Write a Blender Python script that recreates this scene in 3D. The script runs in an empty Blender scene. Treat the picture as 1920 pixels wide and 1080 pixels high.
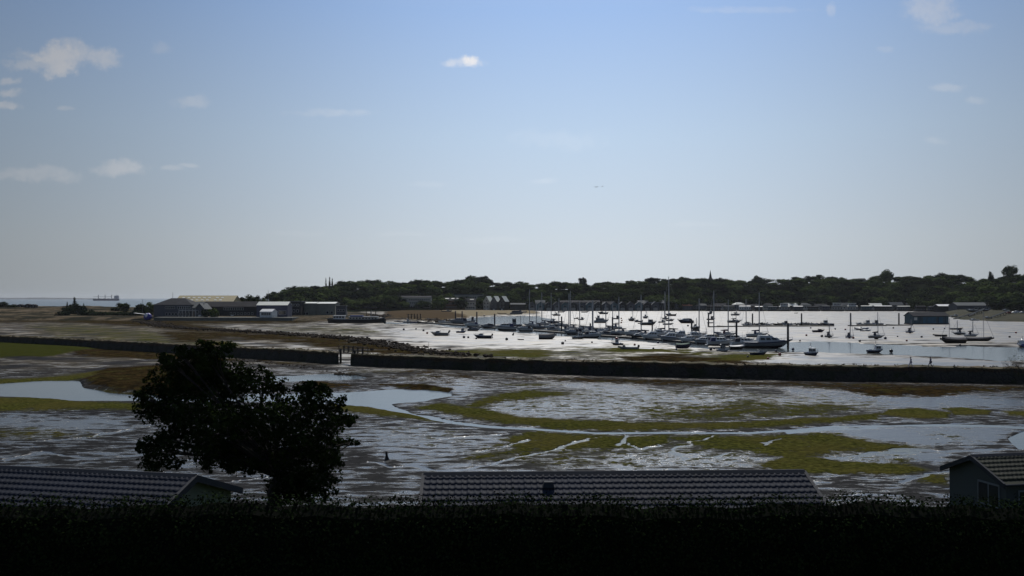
HAZE = 0.000025
DENOISE = True
import bpy, math, random
import numpy as np
from mathutils import Vector, Matrix
random.seed(7)
rng = np.random.default_rng(7)
R = math.radians
scene = bpy.context.scene
COL = scene.collection
# ---------------------------------------------------------------- camera
F = 1663.0          # focal length in photo pixels (1920 wide)
CH = 14.0           # camera height over the mud
HORIZON = 559.6
PITCH = math.atan((HORIZON - 540.0) / F)
CP, SP = math.cos(PITCH), math.sin(PITCH)
cam = bpy.data.cameras.new('camera')
cam.lens = 36.0 * F / 1920.0
cam.sensor_width = 36.0
cam.clip_start = 0.5
cam.clip_end = 90000.0
camo = bpy.data.objects.new('camera', cam)
COL.objects.link(camo)
camo.location = (0, 0, CH)
camo.rotation_euler = (R(90) + PITCH, 0, 0)
scene.camera = camo

def ray(px, py):
    u = (px - 960.0) / F
    v = (540.0 - py) / F
    return u, CP - v * SP, SP + v * CP

def at(px, py, z=0.0):
    """the world point at height z that the photo shows at a pixel"""
    dx, dy, dz = ray(px, py)
    t = (z - CH) / dz
    return Vector((dx * t, dy * t, z))

def at_depth(px, py, Y):
    dx, dy, dz = ray(px, py)
    t = Y / dy
    return Vector((dx * t, Y, CH + dz * t))

def gy(py, z=0.0):
    return at(960, py, z).y

# ---------------------------------------------------------------- render settings
scene.view_settings.view_transform = 'Standard'
scene.view_settings.look = 'None'
scene.view_settings.gamma = 1.0
scene.view_settings.exposure = EXPOSURE = 0.0
scene.cycles.use_denoising = DENOISE
scene.cycles.max_bounces = 6
scene.cycles.diffuse_bounces = 2
scene.cycles.glossy_bounces = 3
scene.cycles.transparent_max_bounces = 8
scene.cycles.caustics_reflective = False
scene.cycles.caustics_refractive = False

# ---------------------------------------------------------------- node helper
class NT:
    def __init__(self, tree):
        self.t = tree
        self.n = tree.nodes
        self.l = tree.links
    def new(self, typ, **kw):
        nd = self.n.new(typ)
        for k, v in kw.items():
            setattr(nd, k, v)
        return nd
    def set(self, sock, v):
        if hasattr(v, 'is_output') or isinstance(v, bpy.types.NodeSocket):
            self.l.new(v, sock)
        elif v is not None:
            if isinstance(v, (tuple, list)) and len(v) == 3 and len(sock.default_value) == 4:
                v = (*v, 1.0)
            sock.default_value = v
    def math(self, op, a, b=None, c=None, clamp=False):
        nd = self.new('ShaderNodeMath', operation=op)
        nd.use_clamp = clamp
        self.set(nd.inputs[0], a)
        if b is not None: self.set(nd.inputs[1], b)
        if c is not None: self.set(nd.inputs[2], c)
        return nd.outputs[0]
    def vmath(self, op, a, b=None):
        nd = self.new('ShaderNodeVectorMath', operation=op)
        self.set(nd.inputs[0], a)
        if b is not None: self.set(nd.inputs[1], b)
        return nd.outputs['Value'] if op in ('LENGTH', 'DOT_PRODUCT') else nd.outputs[0]
    def mix(self, f, a, b):
        nd = self.new('ShaderNodeMix', data_type='RGBA')
        self.set(nd.inputs[0], f); self.set(nd.inputs[6], a); self.set(nd.inputs[7], b)
        return nd.outputs[2]
    def mixf(self, f, a, b):
        nd = self.new('ShaderNodeMix', data_type='FLOAT')
        self.set(nd.inputs[0], f); self.set(nd.inputs[2], a); self.set(nd.inputs[3], b)
        return nd.outputs[0]
    def noise(self, vec, scale, detail=3.0, rough=0.55, dist=0.0, col=False):
        nd = self.new('ShaderNodeTexNoise')
        self.set(nd.inputs['Vector'], vec)
        nd.inputs['Scale'].default_value = scale
        nd.inputs['Detail'].default_value = detail
        nd.inputs['Roughness'].default_value = rough
        nd.inputs['Distortion'].default_value = dist
        return nd.outputs['Color'] if col else nd.outputs['Fac']
    def step(self, v, lo, hi, a=0.0, b=1.0):
        nd = self.new('ShaderNodeMapRange', interpolation_type='SMOOTHSTEP')
        self.set(nd.inputs[0], v)
        nd.inputs[1].default_value = lo; nd.inputs[2].default_value = hi
        nd.inputs[3].default_value = a; nd.inputs[4].default_value = b
        return nd.outputs[0]
    def attr(self, name):
        nd = self.new('ShaderNodeAttribute')
        nd.attribute_name = name
        return nd.outputs['Fac']
    def bump(self, h, strength, dist, normal=None):
        nd = self.new('ShaderNodeBump')
        self.set(nd.inputs['Height'], h)
        nd.inputs['Strength'].default_value = strength
        nd.inputs['Distance'].default_value = dist
        if normal is not None: self.set(nd.inputs['Normal'], normal)
        return nd.outputs[0]

def new_mat(name):
    m = bpy.data.materials.new(name)
    m.use_nodes = True
    nt = NT(m.node_tree)
    b = m.node_tree.nodes['Principled BSDF']
    return m, nt, b

MATS = {}
def mat(name, col, rough=0.6, var=0.25, scale=3.0, bump=0.0, metal=0.0, spec=0.5, dirt=None, bscale=None):
    """a plain painted / natural surface with mottled colour"""
    if name in MATS: return MATS[name]
    m, nt, b = new_mat(name)
    tc = nt.new('ShaderNodeTexCoord').outputs['Object']
    n1 = nt.noise(tc, scale, 4.0)
    n2 = nt.noise(tc, scale * 0.23, 2.0)
    f = nt.math('ADD', nt.math('MULTIPLY', n1, 0.6), nt.math('MULTIPLY', n2, 0.4))
    f = nt.step(f, 0.3, 0.7)
    lo = tuple(c * (1 - var) for c in col) if dirt is None else dirt
    hi = tuple(min(1, c * (1 + var * 0.6)) for c in col)
    nt.set(b.inputs['Base Color'], nt.mix(f, lo, hi))
    nt.set(b.inputs['Roughness'], nt.mixf(n1, max(0.02, rough - 0.08), min(1, rough + 0.12)))
    b.inputs['Metallic'].default_value = metal
    b.inputs['Specular IOR Level'].default_value = spec
    if bump:
        nt.set(b.inputs['Normal'], nt.bump(nt.noise(tc, bscale or scale * 4, 4.0), 0.6, bump))
    MATS[name] = m
    return m

# ---------------------------------------------------------------- mesh builder
class MB:
    def __init__(self):
        self.v = []; self.f = []
    def add(self, vs, fs):
        o = len(self.v)
        self.v += [tuple(p) for p in vs]
        self.f += [tuple(i + o for i in f) for f in fs]
        return self
    def box(self, cx, cy, cz, sx, sy, sz, rz=0.0, taper=1.0):
        c, s = math.cos(rz), math.sin(rz)
        vs = []
        for k, z in ((1.0, -0.5), (taper, 0.5)):
            for x, y in ((-.5, -.5), (.5, -.5), (.5, .5), (-.5, .5)):
                a, b_ = x * sx * k, y * sy * k
                vs.append((cx + a * c - b_ * s, cy + a * s + b_ * c, cz + z * sz))
        return self.add(vs, [(3, 2, 1, 0), (4, 5, 6, 7), (0, 1, 5, 4), (1, 2, 6, 5), (2, 3, 7, 6), (3, 0, 4, 7)])
    def box2(self, x0, x1, y0, y1, z0, z1):
        return self.box((x0 + x1) / 2, (y0 + y1) / 2, (z0 + z1) / 2, x1 - x0, y1 - y0, z1 - z0)
    def loft(self, rings, close=True, cap0=True, cap1=True):
        n = len(rings[0]); vs = []; fs = []
        for r in rings: vs += [tuple(p) for p in r]
        m = n if close else n - 1
        for i in range(len(rings) - 1):
            for j in range(m):
                k = (j + 1) % n
                fs.append((i * n + j, i * n + k, (i + 1) * n + k, (i + 1) * n + j))
        if close and cap0: fs.append(tuple(range(n - 1, -1, -1)))
        if close and cap1: fs.append(tuple((len(rings) - 1) * n + j for j in range(n)))
        return self.add(vs, fs)
    def tube(self, pts, rad, n=6):
        pts = [Vector(p) for p in pts]
        if not hasattr(rad, '__len__'): rad = [rad] * len(pts)
        rings = []
        for i, p in enumerate(pts):
            d = (pts[min(i + 1, len(pts) - 1)] - pts[max(i - 1, 0)]).normalized()
            a = Vector((0, 0, 1)) if abs(d.z) < 0.9 else Vector((1, 0, 0))
            e = d.cross(a).normalized(); g = e.cross(d).normalized()
            rings.append([p + e * (rad[i] * math.cos(2 * math.pi * j / n)) + g * (rad[i] * math.sin(2 * math.pi * j / n)) for j in range(n)])
        return self.loft(rings)
    def prism(self, poly, y0, y1):
        """polygon in x,z swept along y"""
        return self.loft([[(x, y0, z) for x, z in poly], [(x, y1, z) for x, z in poly]])
    def prism_x(self, poly, x0, x1):
        return self.loft([[(x0, y, z) for y, z in poly], [(x1, y, z) for y, z in poly]])
    def prism_z(self, poly, z0, z1):
        return self.loft([[(x, y, z0) for x, y in poly], [(x, y, z1) for x, y in poly]])
    def ball(self, c, rx, ry, rz, nu=8, nv=5):
        rings = []
        for i in range(nv + 1):
            t = -math.pi / 2 + math.pi * i / nv
            k = max(0.02, math.cos(t))
            rings.append([(c[0] + rx * k * math.cos(2 * math.pi * j / nu), c[1] + ry * k * math.sin(2 * math.pi * j / nu), c[2] + rz * math.sin(t)) for j in range(nu)])
        return self.loft(rings)
    def mesh(self, name, m, smooth=False):
        me = bpy.data.meshes.new(name)
        me.from_pydata(self.v, [], self.f)
        me.validate()
        import bmesh
        bm = bmesh.new(); bm.from_mesh(me)
        bmesh.ops.recalc_face_normals(bm, faces=bm.faces)
        bm.to_mesh(me); bm.free()
        me.materials.append(m)
        if smooth:
            for p in me.polygons: p.use_smooth = True
        return me
    def build(self, name, m, parent=None, smooth=False, label=None):
        o = bpy.data.objects.new(name, self.mesh(name, m, smooth))
        COL.objects.link(o)
        if parent is not None: o.parent = parent
        if label: o['label'] = label
        return o

def tag(o, label=None, cat=None, group=None, kind=None):
    if label: o['label'] = label
    if cat: o['category'] = cat
    if group: o['group'] = group
    if kind: o['kind'] = kind
    return o

def thing(name, label, cat, loc=(0, 0, 0), rz=0.0, group=None, rx=0.0, ry=0.0):
    o = bpy.data.objects.new(name, None)
    COL.objects.link(o)
    o.location = loc
    o.rotation_euler = (rx, ry, rz)
    o.empty_display_size = 0.3
    return tag(o, label, cat, group)

def copy_thing(root, loc, rz=0.0, scale=(1, 1, 1), label=None, group=None):
    r = root.copy(); COL.objects.link(r)
    r.location = loc; r.rotation_euler = (0, 0, rz); r.scale = scale
    if label: r['label'] = label
    if group: r['group'] = group
    for ch in list(root.children):
        c = ch.copy(); COL.objects.link(c); c.parent = r
        for g in ch.children:
            d = g.copy(); COL.objects.link(d); d.parent = c
    return r

def np_mesh(name, verts, faces, m, smooth=False):
    """quick mesh from numpy arrays; all faces have the same number of corners"""
    me = bpy.data.meshes.new(name)
    k = faces.shape[1]
    me.vertices.add(len(verts)); me.loops.add(faces.size); me.polygons.add(len(faces))
    me.vertices.foreach_set('co', np.ascontiguousarray(verts, dtype=np.float32).ravel())
    me.loops.foreach_set('vertex_index', np.ascontiguousarray(faces, dtype=np.int32).ravel())
    me.polygons.foreach_set('loop_start', np.arange(0, faces.size, k, dtype=np.int32))
    if smooth:
        me.polygons.foreach_set('use_smooth', np.ones(len(faces), dtype=bool))
    me.update(calc_edges=True)
    me.materials.append(m)
    return me

def link(name, me, parent=None):
    o = bpy.data.objects.new(name, me)
    COL.objects.link(o)
    if parent is not None: o.parent = parent
    return o

# value noise in numpy
_H = rng.random((256, 256))
def vnoise(x, y):
    xi = np.floor(x).astype(int); yi = np.floor(y).astype(int)
    fx = x - xi; fy = y - yi
    fx = fx * fx * (3 - 2 * fx); fy = fy * fy * (3 - 2 * fy)
    a = _H[xi & 255, yi & 255]; b = _H[(xi + 1) & 255, yi & 255]
    c = _H[xi & 255, (yi + 1) & 255]; d = _H[(xi + 1) & 255, (yi + 1) & 255]
    return (a * (1 - fx) + b * fx) * (1 - fy) + (c * (1 - fx) + d * fx) * fy
def fbm(x, y, o=4):
    s = 0; a = 0.5; t = 0
    for i in range(o):
        s = s + a * vnoise(x + 17.3 * i, y + 9.1 * i); t += a
        x = x * 2.03; y = y * 2.03; a *= 0.5
    return s / t
def sstep(x, a, b):
    t = np.clip((x - a) / (b - a), 0, 1)
    return t * t * (3 - 2 * t)

# ---------------------------------------------------------------- sky and sun
SUN_AZ = R(6.0)      # to the east of straight ahead
SUN_EL = R(44.0)
world = bpy.data.worlds.new('World')
scene.world = world
world.use_nodes = True
wt = NT(world.node_tree)
bg = world.node_tree.nodes['Background']
sky = wt.new('ShaderNodeTexSky', sky_type='NISHITA')
sky.sun_disc = False
sky.sun_elevation = SUN_EL
sky.sun_rotation = SUN_AZ
sky.altitude = 10.0
sky.air_density = 1.0
sky.dust_density = 2.0
sky.ozone_density = 1.6
tc = wt.new('ShaderNodeTexCoord').outputs['Generated']
sep = wt.new('ShaderNodeSeparateXYZ'); wt.l.new(tc, sep.inputs[0])
yy = wt.math('MAXIMUM', sep.outputs[1], 0.02)
uu = wt.math('DIVIDE', sep.outputs[0], yy)
vv = wt.math('DIVIDE', sep.outputs[2], yy)
cmb = wt.new('ShaderNodeCombineXYZ')
wt.l.new(uu, cmb.inputs[0]); wt.l.new(vv, cmb.inputs[1])
uv = cmb.outputs[0]
warp = wt.vmath('SUBTRACT', wt.noise(uv, 34.0, 6.0, 0.70, col=True), (0.5, 0.5, 0.5))
CLOUDS = [  # azimuth / elevation given by photo pixel, half sizes, density
    (108, 112, 66, 32, .6), (135, 92, 36, 22, .4), (188, 108, 42, 18, .42), (62, 124, 60, 12, .35), (13, 151, 22, 8, .34),
    (20, 174, 22, 9, .36), (12, 199, 28, 9, .42), (360, 189, 42, 15, .2), (625, 212, 85, 9, .15),
    (868, 119, 42, 10, .42), (880, 118, 22, 11, .8), (70, 326, 92, 15, .25), (225, 314, 52, 16, .34),
    (322, 316, 24, 6, .2), (352, 311, 22, 5, .2), (1745, 14, 55, 32, .3), (1790, 50, 70, 14, .2), (1778, 164, 38, 9, .18),
    (1830, 188, 20, 8, .15), (1755, 265, 28, 9, .11), (1660, 93, 18, 7, .13), (1050, 262, 100, 20, .06),
    (125, 203, 16, 5, .22), (1020, 339, 30, 6, .09), (1558, 14, 9, 16, .25), (300, 92, 22, 12, .14), (1400, 18, 120, 8, .12),
    (800, 345, 40, 6, .06), (560, 438, 60, 6, .04), (920, 450, 80, 7, .04), (1300, 420, 60, 5, .04), (750, 438, 60, 5, .04)]
cover = None
for (px, py, a, b, s) in CLOUDS:
    d = ray(px, py)
    q = wt.vmath('SUBTRACT', uv, (d[0] / d[1], d[2] / d[1], 0))
    q = wt.vmath('MULTIPLY', q, (F / a / 1.15, F / b / 1.15, 0))
    k = 1.1 if a > 15 else 0.8
    q = wt.vmath('ADD', q, wt.vmath('MULTIPLY', warp, (k * 1.8, k * 2.7, 0)))
    r_ = wt.step(wt.vmath('LENGTH', q), 1.05, 0.30, 0.0, min(1, s * 1.15))
    cover = r_ if cover is None else wt.math('MAXIMUM', cover, r_)
tex = wt.step(wt.noise(uv, 60.0, 5.0, 0.6), 0.25, 0.6, 0.55, 1.0)
cover = wt.math('MULTIPLY', cover, tex)
cover = wt.math('MULTIPLY', cover, wt.step(sep.outputs[1], 0.05, 0.2))
# hazy morning sky: the Nishita sky blended with milky air that is brightest under the sun
STR = 0.06
elev = wt.math('ARCTAN2', sep.outputs[2], wt.vmath('LENGTH', wt.vmath('MULTIPLY', tc, (1, 1, 0))))
azim = wt.math('ARCTAN2', sep.outputs[0], sep.outputs[1])
rampn = wt.new('ShaderNodeValToRGB')
els = rampn.color_ramp.elements
stops = [(0.0, (.60, .67, .735)), (.06, (.58, .665, .755)), (.17, (.48, .625, .81)), (.30, (.31, .49, .82)), (.6, (.3, .42, .70)), (1.0, (.2, .32, .6))]
els[0].position = 0.0; els[0].color = (*stops[0][1], 1)
els[1].position = 1.0; els[1].color = (*stops[-1][1], 1)
for p_, c_ in stops[1:-1]:
    e_ = els.new(p_); e_.color = (*c_, 1)
wt.l.new(wt.math('DIVIDE', elev, R(60)), rampn.inputs[0])
da = wt.math('DIVIDE', wt.math('SUBTRACT', azim, R(5)), R(20.5))
lobe = wt.math('EXPONENT', wt.math('MULTIPLY', wt.math('MULTIPLY', da, da), -0.5))
lobe = wt.math('ADD', wt.math('MULTIPLY', lobe, 0.76), 0.29)
air = wt.vmath('SCALE', rampn.outputs[0]); air_n = air.node
wt.l.new(wt.math('MULTIPLY', lobe, 1.0 / STR), air_n.inputs['Scale'])
base = wt.mix(0.88, sky.outputs[0], air)
lum = wt.new('ShaderNodeRGBToBW'); wt.l.new(base, lum.inputs[0])
cl = wt.new('ShaderNodeCombineColor')
for i, k in enumerate((1.62, 1.6, 1.62)):
    wt.l.new(wt.math('MULTIPLY', lum.outputs[0], k), cl.inputs[i])
wt.l.new(wt.mix(cover, base, cl.outputs[0]), bg.inputs['Color'])
bg.inputs['Strength'].default_value = STR

sun = bpy.data.lights.new('sun', 'SUN')
sun.energy = 3.6
sun.angle = R(0.5)
sun.color = (1.0, 0.95, 0.87)
suno = bpy.data.objects.new('sun', sun)
COL.objects.link(suno)
sd = Vector((math.sin(SUN_AZ) * math.cos(SUN_EL), math.cos(SUN_AZ) * math.cos(SUN_EL), math.sin(SUN_EL)))
suno.rotation_euler = sd.to_track_quat('Z', 'Y').to_euler()
# ---------------------------------------------------------------- the ground of the harbour: one sheet
def project(X, Y, Z=0.0):
    """photo pixel of world points (numpy)"""
    d = Y * CP + (Z - CH) * SP
    v = (-Y * SP + (Z - CH) * CP) / d
    return 960 + F * X / d, 540 - F * v

def poly_field(PX, PY, poly, soft=10.0, ky=2.5):
    """0..1 inside a patch whose outline is given on the ground; soft edge"""
    P = np.array(poly, float)
    x = PX; y = PY * ky
    p = P.copy(); p[:, 1] *= ky
    x0, y0 = p.min(0) - 2 * soft; x1, y1 = p.max(0) + 2 * soft
    out = np.zeros(PX.shape)
    m = (x > x0) & (x < x1) & (y > y0) & (y < y1)
    if not m.any(): return out
    xs = x[m]; ys = y[m]
    dist = np.full(xs.shape, 1e9); ins = np.zeros(xs.shape, bool)
    n = len(p)
    for i in range(n):
        a = p[i]; b = p[(i + 1) % n]
        e = b - a; w = np.stack([xs - a[0], ys - a[1]])
        t = np.clip((w[0] * e[0] + w[1] * e[1]) / max(1e-9, e @ e), 0, 1)
        dist = np.minimum(dist, np.hypot(w[0] - e[0] * t, w[1] - e[1] * t))
        c = ((a[1] > ys) != (b[1] > ys)) & (xs < (b[0] - a[0]) * (ys - a[1]) / (b[1] - a[1] + 1e-12) + a[0])
        ins ^= c
    sd = np.where(ins, dist, -dist)
    out[m] = np.clip(0.5 + sd / (2 * soft), 0, 1)
    return out

def line_field(PX, PY, pts, widths, ky=2.5, soft=5.0):
    out = np.zeros(PX.shape)
    for i in range(len(pts) - 1):
        a = np.array(pts[i], float); b = np.array(pts[i + 1], float)
        wa, wb = widths[i], widths[i + 1]
        lo = np.minimum(a, b) - 40; hi = np.maximum(a, b) + 40
        m = (PX > lo[0]) & (PX < hi[0]) & (PY > lo[1]) & (PY < hi[1])
        if not m.any(): continue
        x = PX[m]; y = PY[m] * ky
        a[1] *= ky; b[1] *= ky
        e = b - a
        t = np.clip(((x - a[0]) * e[0] + (y - a[1]) * e[1]) / max(1e-9, e @ e), 0, 1)
        d = np.hypot(x - a[0] - e[0] * t, y - a[1] - e[1] * t)
        w = (wa + (wb - wa) * t) * ky * 0.5
        out[m] = np.maximum(out[m], np.clip(0.5 + (w - d) / (2 * soft), 0, 1))
    return out

ALGAE = [
    ([(800, 664), (900, 654), (1100, 648), (1300, 652), (1520, 666), (1420, 684), (1100, 678), (900, 672)], .38, 20),
    ([(880, 772), (1000, 730), (1300, 725), (1650, 745), (1700, 770), (1500, 790), (1200, 795)], .34, 26),
    ([(860, 850), (960, 815), (1500, 815), (1720, 850), (1700, 895), (1400, 880), (1000, 880)], .36, 26),
    ([(690, 790), (860, 800), (900, 830), (820, 850), (700, 820)], .22, 26),
    ([(830, 660), (900, 656), (1010, 656), (1060, 663), (1000, 672), (900, 668)], .85, 14),
    ([(1080, 655), (1180, 652), (1300, 657), (1290, 661), (1150, 661)], 1.0, 10),
    ([(1340, 668), (1380, 664), (1450, 668), (1440, 674), (1350, 680), (1260, 680)], 1.0, 10),
    ([(775, 765), (830, 756), (900, 768), (960, 780), (1060, 788), (1200, 793), (1330, 794), (1450, 789), (1570, 783), (1650, 775), (1648, 786), (1540, 795), (1400, 803), (1200, 808), (1030, 803), (900, 788)], 1.0, 12),
    ([(870, 764), (925, 742), (990, 733), (1060, 737), (1090, 742), (1010, 746), (940, 755), (900, 768)], .9, 14),
    ([(940, 723), (1000, 719), (1060, 722), (1000, 727)], .7, 10),
    ([(1180, 758), (1330, 755), (1400, 745), (1560, 752), (1640, 768), (1540, 782), (1330, 790), (1220, 790), (1180, 775)], .55, 22),
    ([(1200, 726), (1330, 735), (1330, 742), (1200, 738)], .5, 18),
    ([(1658, 778), (1665, 769), (1720, 766), (1778, 775), (1772, 785), (1700, 784)], 1.2, 8),
    ([(1766, 766), (1800, 765), (1858, 772), (1850, 779), (1790, 779)], 1.0, 8),
    ([(1880, 772), (1960, 768), (1960, 784), (1890, 780)], .8, 10),
    ([(940, 826), (985, 810), (1080, 812), (1180, 818), (1160, 838), (1060, 846), (975, 850)], .85, 16),
    ([(880, 850), (960, 840), (1060, 850), (940, 866), (860, 866)], .55, 18),
    ([(1140, 820), (1260, 816), (1240, 838), (1150, 843), (1110, 840)], .9, 12),
    ([(1250, 820), (1460, 816), (1560, 812), (1640, 830), (1740, 842), (1720, 850), (1600, 850), (1480, 860), (1400, 850), (1310, 840)], .85, 18),
    ([(1420, 872), (1500, 852), (1580, 868), (1700, 872), (1740, 882), (1700, 892), (1600, 890), (1480, 890)], 1.0, 14),
    ([(1740, 890), (1780, 888), (1780, 912), (1720, 905)], .7, 10),
    ([(-60, 716), (40, 710), (120, 704), (190, 698), (215, 704), (150, 712), (40, 720), (-60, 728)], 1.0, 10),
    ([(-60, 744), (60, 746), (160, 752), (265, 757), (262, 770), (160, 768), (60, 770), (-60, 774)], 1.0, 12),
    ([(-60, 800), (120, 806), (200, 820), (80, 826), (-60, 824)], .45, 20),
    ([(150, 728), (200, 733), (260, 738), (262, 742), (170, 736)], .8, 8),
    ([(615, 757), (690, 765), (770, 775), (830, 790), (740, 782), (640, 772)], 1.0, 9),
    ([(60, 612), (130, 606), (260, 616), (380, 640), (330, 652), (200, 640), (90, 625)], .42, 24),
    ([(330, 640), (420, 640), (470, 655), (380, 652)], .8, 12),
    ([(430, 655), (520, 660), (600, 672), (500, 668)], .6, 12),
    ([(500, 612), (640, 612), (760, 622), (640, 628), (520, 620)], .4, 18),
    ([(640, 700), (720, 695), (820, 697), (740, 703)], .5, 10),
    ([(1700, 810), (1800, 815), (1860, 830), (1780, 832)], .3, 14),
]
WEED = [
    ([(900, 700), (960, 706), (1100, 706), (1320, 713), (1500, 716), (1960, 722), (1930, 734), (1760, 742), (1640, 738), (1500, 727), (1250, 724), (1080, 717), (960, 712)], .66, 12),
    ([(1560, 728), (1700, 726), (1900, 730), (1740, 746), (1620, 744)], .85, 12),
    ([(155, 714), (200, 692), (330, 684), (420, 690), (420, 740), (300, 742), (200, 734)], .9, 14),
    ([(110, 656), (200, 655), (340, 662), (470, 678), (330, 674), (150, 668)], 1.0, 9),
    ([(640, 690), (720, 696), (800, 690), (960, 698), (930, 712), (850, 728), (800, 724), (700, 708)], .5, 24),
    ([(700, 722), (790, 723), (850, 732), (835, 735), (760, 728)], 1.1, 7),
    ([(560, 712), (640, 718), (700, 724), (620, 732), (560, 722)], .7, 14),
    ([(300, 622), (420, 620), (560, 628), (640, 634), (700, 642), (790, 656), (900, 672), (800, 668), (690, 660), (640, 656), (560, 642), (430, 636), (330, 645)], .9, 14),
    ([(-60, 592), (270, 600), (420, 600), (560, 596), (640, 600), (560, 606), (420, 606), (270, 612), (120, 604), (-60, 604)], 1.0, 9),
    ([(250, 602), (330, 606), (420, 616), (380, 622), (300, 616)], 1.0, 10),
    ([(1160, 670), (1250, 664), (1330, 670), (1420, 682), (1300, 684), (1180, 680)], .85, 12),
    ([(830, 668), (960, 674), (1160, 676), (1160, 684), (950, 680)], .9, 9),
    ([(480, 668), (600, 678), (640, 690), (560, 690), (470, 680)], .5, 16),
    ([(1380, 744), (1460, 748), (1500, 756), (1420, 756)], .35, 16),
]
SAND = [([(730, 600), (735, 586), (750, 575), (840, 575), (1000, 582), (1010, 589), (930, 591), (880, 594), (852, 600), (800, 603)], 1.0, 7)]
RUST = [([(716, 600), (722, 586), (745, 578), (800, 580), (850, 587), (876, 594), (848, 600), (790, 602)], 1.0, 9)]
GRASS = [([(-80, 640), (0, 642), (110, 648), (190, 654), (120, 664), (80, 671), (-80, 673)], 1.3, 9)]
POOLS = [
    ([(-60, 726), (0, 718), (70, 713), (150, 712), (160, 725), (200, 733), (250, 737), (420, 742), (420, 752), (250, 751), (130, 751), (60, 744), (-60, 741)], 7),
    ([(420, 738), (560, 738), (640, 735), (720, 730), (800, 728), (842, 734), (846, 742), (800, 752), (735, 758), (760, 772), (720, 768), (640, 757), (420, 752)], 7),
    ([(500, 706), (560, 704), (640, 699), (662, 699), (672, 704), (700, 708), (640, 713), (520, 716)], 5),
    ([(1890, 822), (1920, 808), (1990, 800), (1990, 846), (1910, 842)], 6),
    ([(1330, 652), (1480, 640), (1580, 641), (1700, 648), (1990, 652), (1990, 674), (1880, 676), (1760, 668), (1640, 663), (1500, 660), (1400, 660)], 6),
    ([(852, 602), (880, 592), (960, 591), (1010, 593), (1040, 600), (1000, 608), (930, 609), (870, 606)], 5),
    ([(700, 606), (800, 608), (900, 618), (1000, 626), (1100, 634), (1200, 640), (1330, 654), (1330, 646), (1200, 631), (1100, 624), (1000, 615), (900, 608), (800, 603)], 4),
]
STREAMS = [
    ([(735, 766), (780, 778), (850, 790), (920, 799), (1000, 804), (1120, 810), (1250, 811), (1400, 811), (1480, 806), (1560, 800), (1640, 797), (1780, 797), (1880, 799), (1990, 806)],
     [7, 4, 3.5, 3, 3, 3, 3, 3, 3, 2.4, 2.4, 3, 3, 6]),
    ([(1480, 810), (1560, 804), (1640, 802)], [5, 3, 2]),
]
RUNNELS = [  # thin films of water draining the mud
    ([(850, 886), (920, 872), (975, 860), (1040, 845), (1105, 826), (1130, 818)], [6, 5, 4, 4, 4, 2]),
    ([(800, 826), (870, 820), (950, 814)], [3, 4, 2]), ([(900, 846), (960, 838), (990, 828)], [3, 4, 3]),
    ([(1165, 836), (1180, 824), (1175, 818)], [8, 5, 3]), ([(1180, 834), (1210, 842), (1240, 836)], [3, 4, 3]),
    ([(1290, 832), (1330, 825), (1345, 818)], [3, 4, 2]), ([(1275, 860), (1256, 845), (1264, 838), (1290, 834)], [6, 6, 5, 3]),
    ([(1430, 836), (1450, 832), (1468, 824)], [3, 4, 3]), ([(1270, 862), (1330, 858), (1380, 850)], [3, 5, 3]),
    ([(60, 826), (160, 822), (220, 812), (280, 800)], [3, 4, 5, 3]), ([(0, 866), (80, 850), (180, 860), (260, 856)], [4, 5, 4, 3]),
    ([(1560, 860), (1680, 848), (1800, 846), (1900, 844)], [6, 10, 9, 5]), ([(1690, 905), (1740, 888), (1790, 880)], [8, 9, 6]),
    ([(1690, 836), (1790, 834), (1830, 830)], [2, 3, 2]), ([(690, 870), (760, 876), (860, 884)], [3, 4, 3]),
    ([(430, 905), (500, 896), (580, 890)], [3, 4, 3]), ([(1400, 905), (1470, 898), (1560, 906)], [3, 5, 4]),
]
WETZONE = [  # broad areas where a film of water lies on the mud
    ([(900, 775), (960, 755), (1060, 748), (1200, 745), (1300, 770), (1180, 785), (1050, 780)], .55, 24),
    ([(1040, 722), (1160, 720), (1280, 745), (1400, 745), (1330, 762), (1180, 748)], .6, 24),
    ([(1480, 730), (1600, 735), (1900, 745), (1920, 765), (1640, 762), (1500, 750)], .55, 24),
    ([(1450, 745), (1560, 752), (1500, 764), (1420, 756)], .5, 16),
    ([(1490, 806), (1640, 800), (1900, 804), (1860, 830), (1700, 832), (1560, 814)], .7, 14),
    ([(1540, 858), (1720, 848), (1780, 850), (1760, 866), (1600, 868)], .7, 12),
    ([(1180, 850), (1290, 846), (1420, 852), (1460, 868), (1300, 884), (1120, 880), (1100, 862)], .5, 26),
    ([(700, 800), (900, 812), (940, 830), (800, 860), (680, 850)], .3, 30),
    ([(-40, 780), (200, 782), (280, 800), (100, 806), (-40, 800)], .4, 24),
    ([(700, 615), (900, 622), (1300, 650), (1300, 660), (1100, 654), (900, 650), (760, 640)], .45, 14),
    ([(1020, 583), (1990, 584), (1990, 640), (1500, 640), (1200, 620), (1020, 600)], .5, 12),
    ([(1330, 672), (1500, 664), (1900, 680), (1900, 690), (1500, 684)], .5, 10),
    ([(780, 705), (900, 715), (880, 745), (850, 745), (840, 728)], .4, 18),
]

rows = np.concatenate([np.arange(573.5, 640, 0.45), np.arange(640, 720, 0.8), np.arange(720, 935, 1.4)])
Yr = np.array([gy(p) for p in rows])
Yr = np.concatenate([[2400, 1700, 1350], Yr, np.arange(Yr[-1] - 1.5, 9, -2.5)])
u_in = np.arange(-1010, 1011, 2.6) / F
uc = np.concatenate([np.linspace(-1.25, u_in[0], 30)[:-1], u_in, np.linspace(u_in[-1], 1.25, 30)[1:]])
UU, YY = np.meshgrid(uc, Yr)
XX = UU * YY
PX, PY = project(XX, YY)

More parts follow.
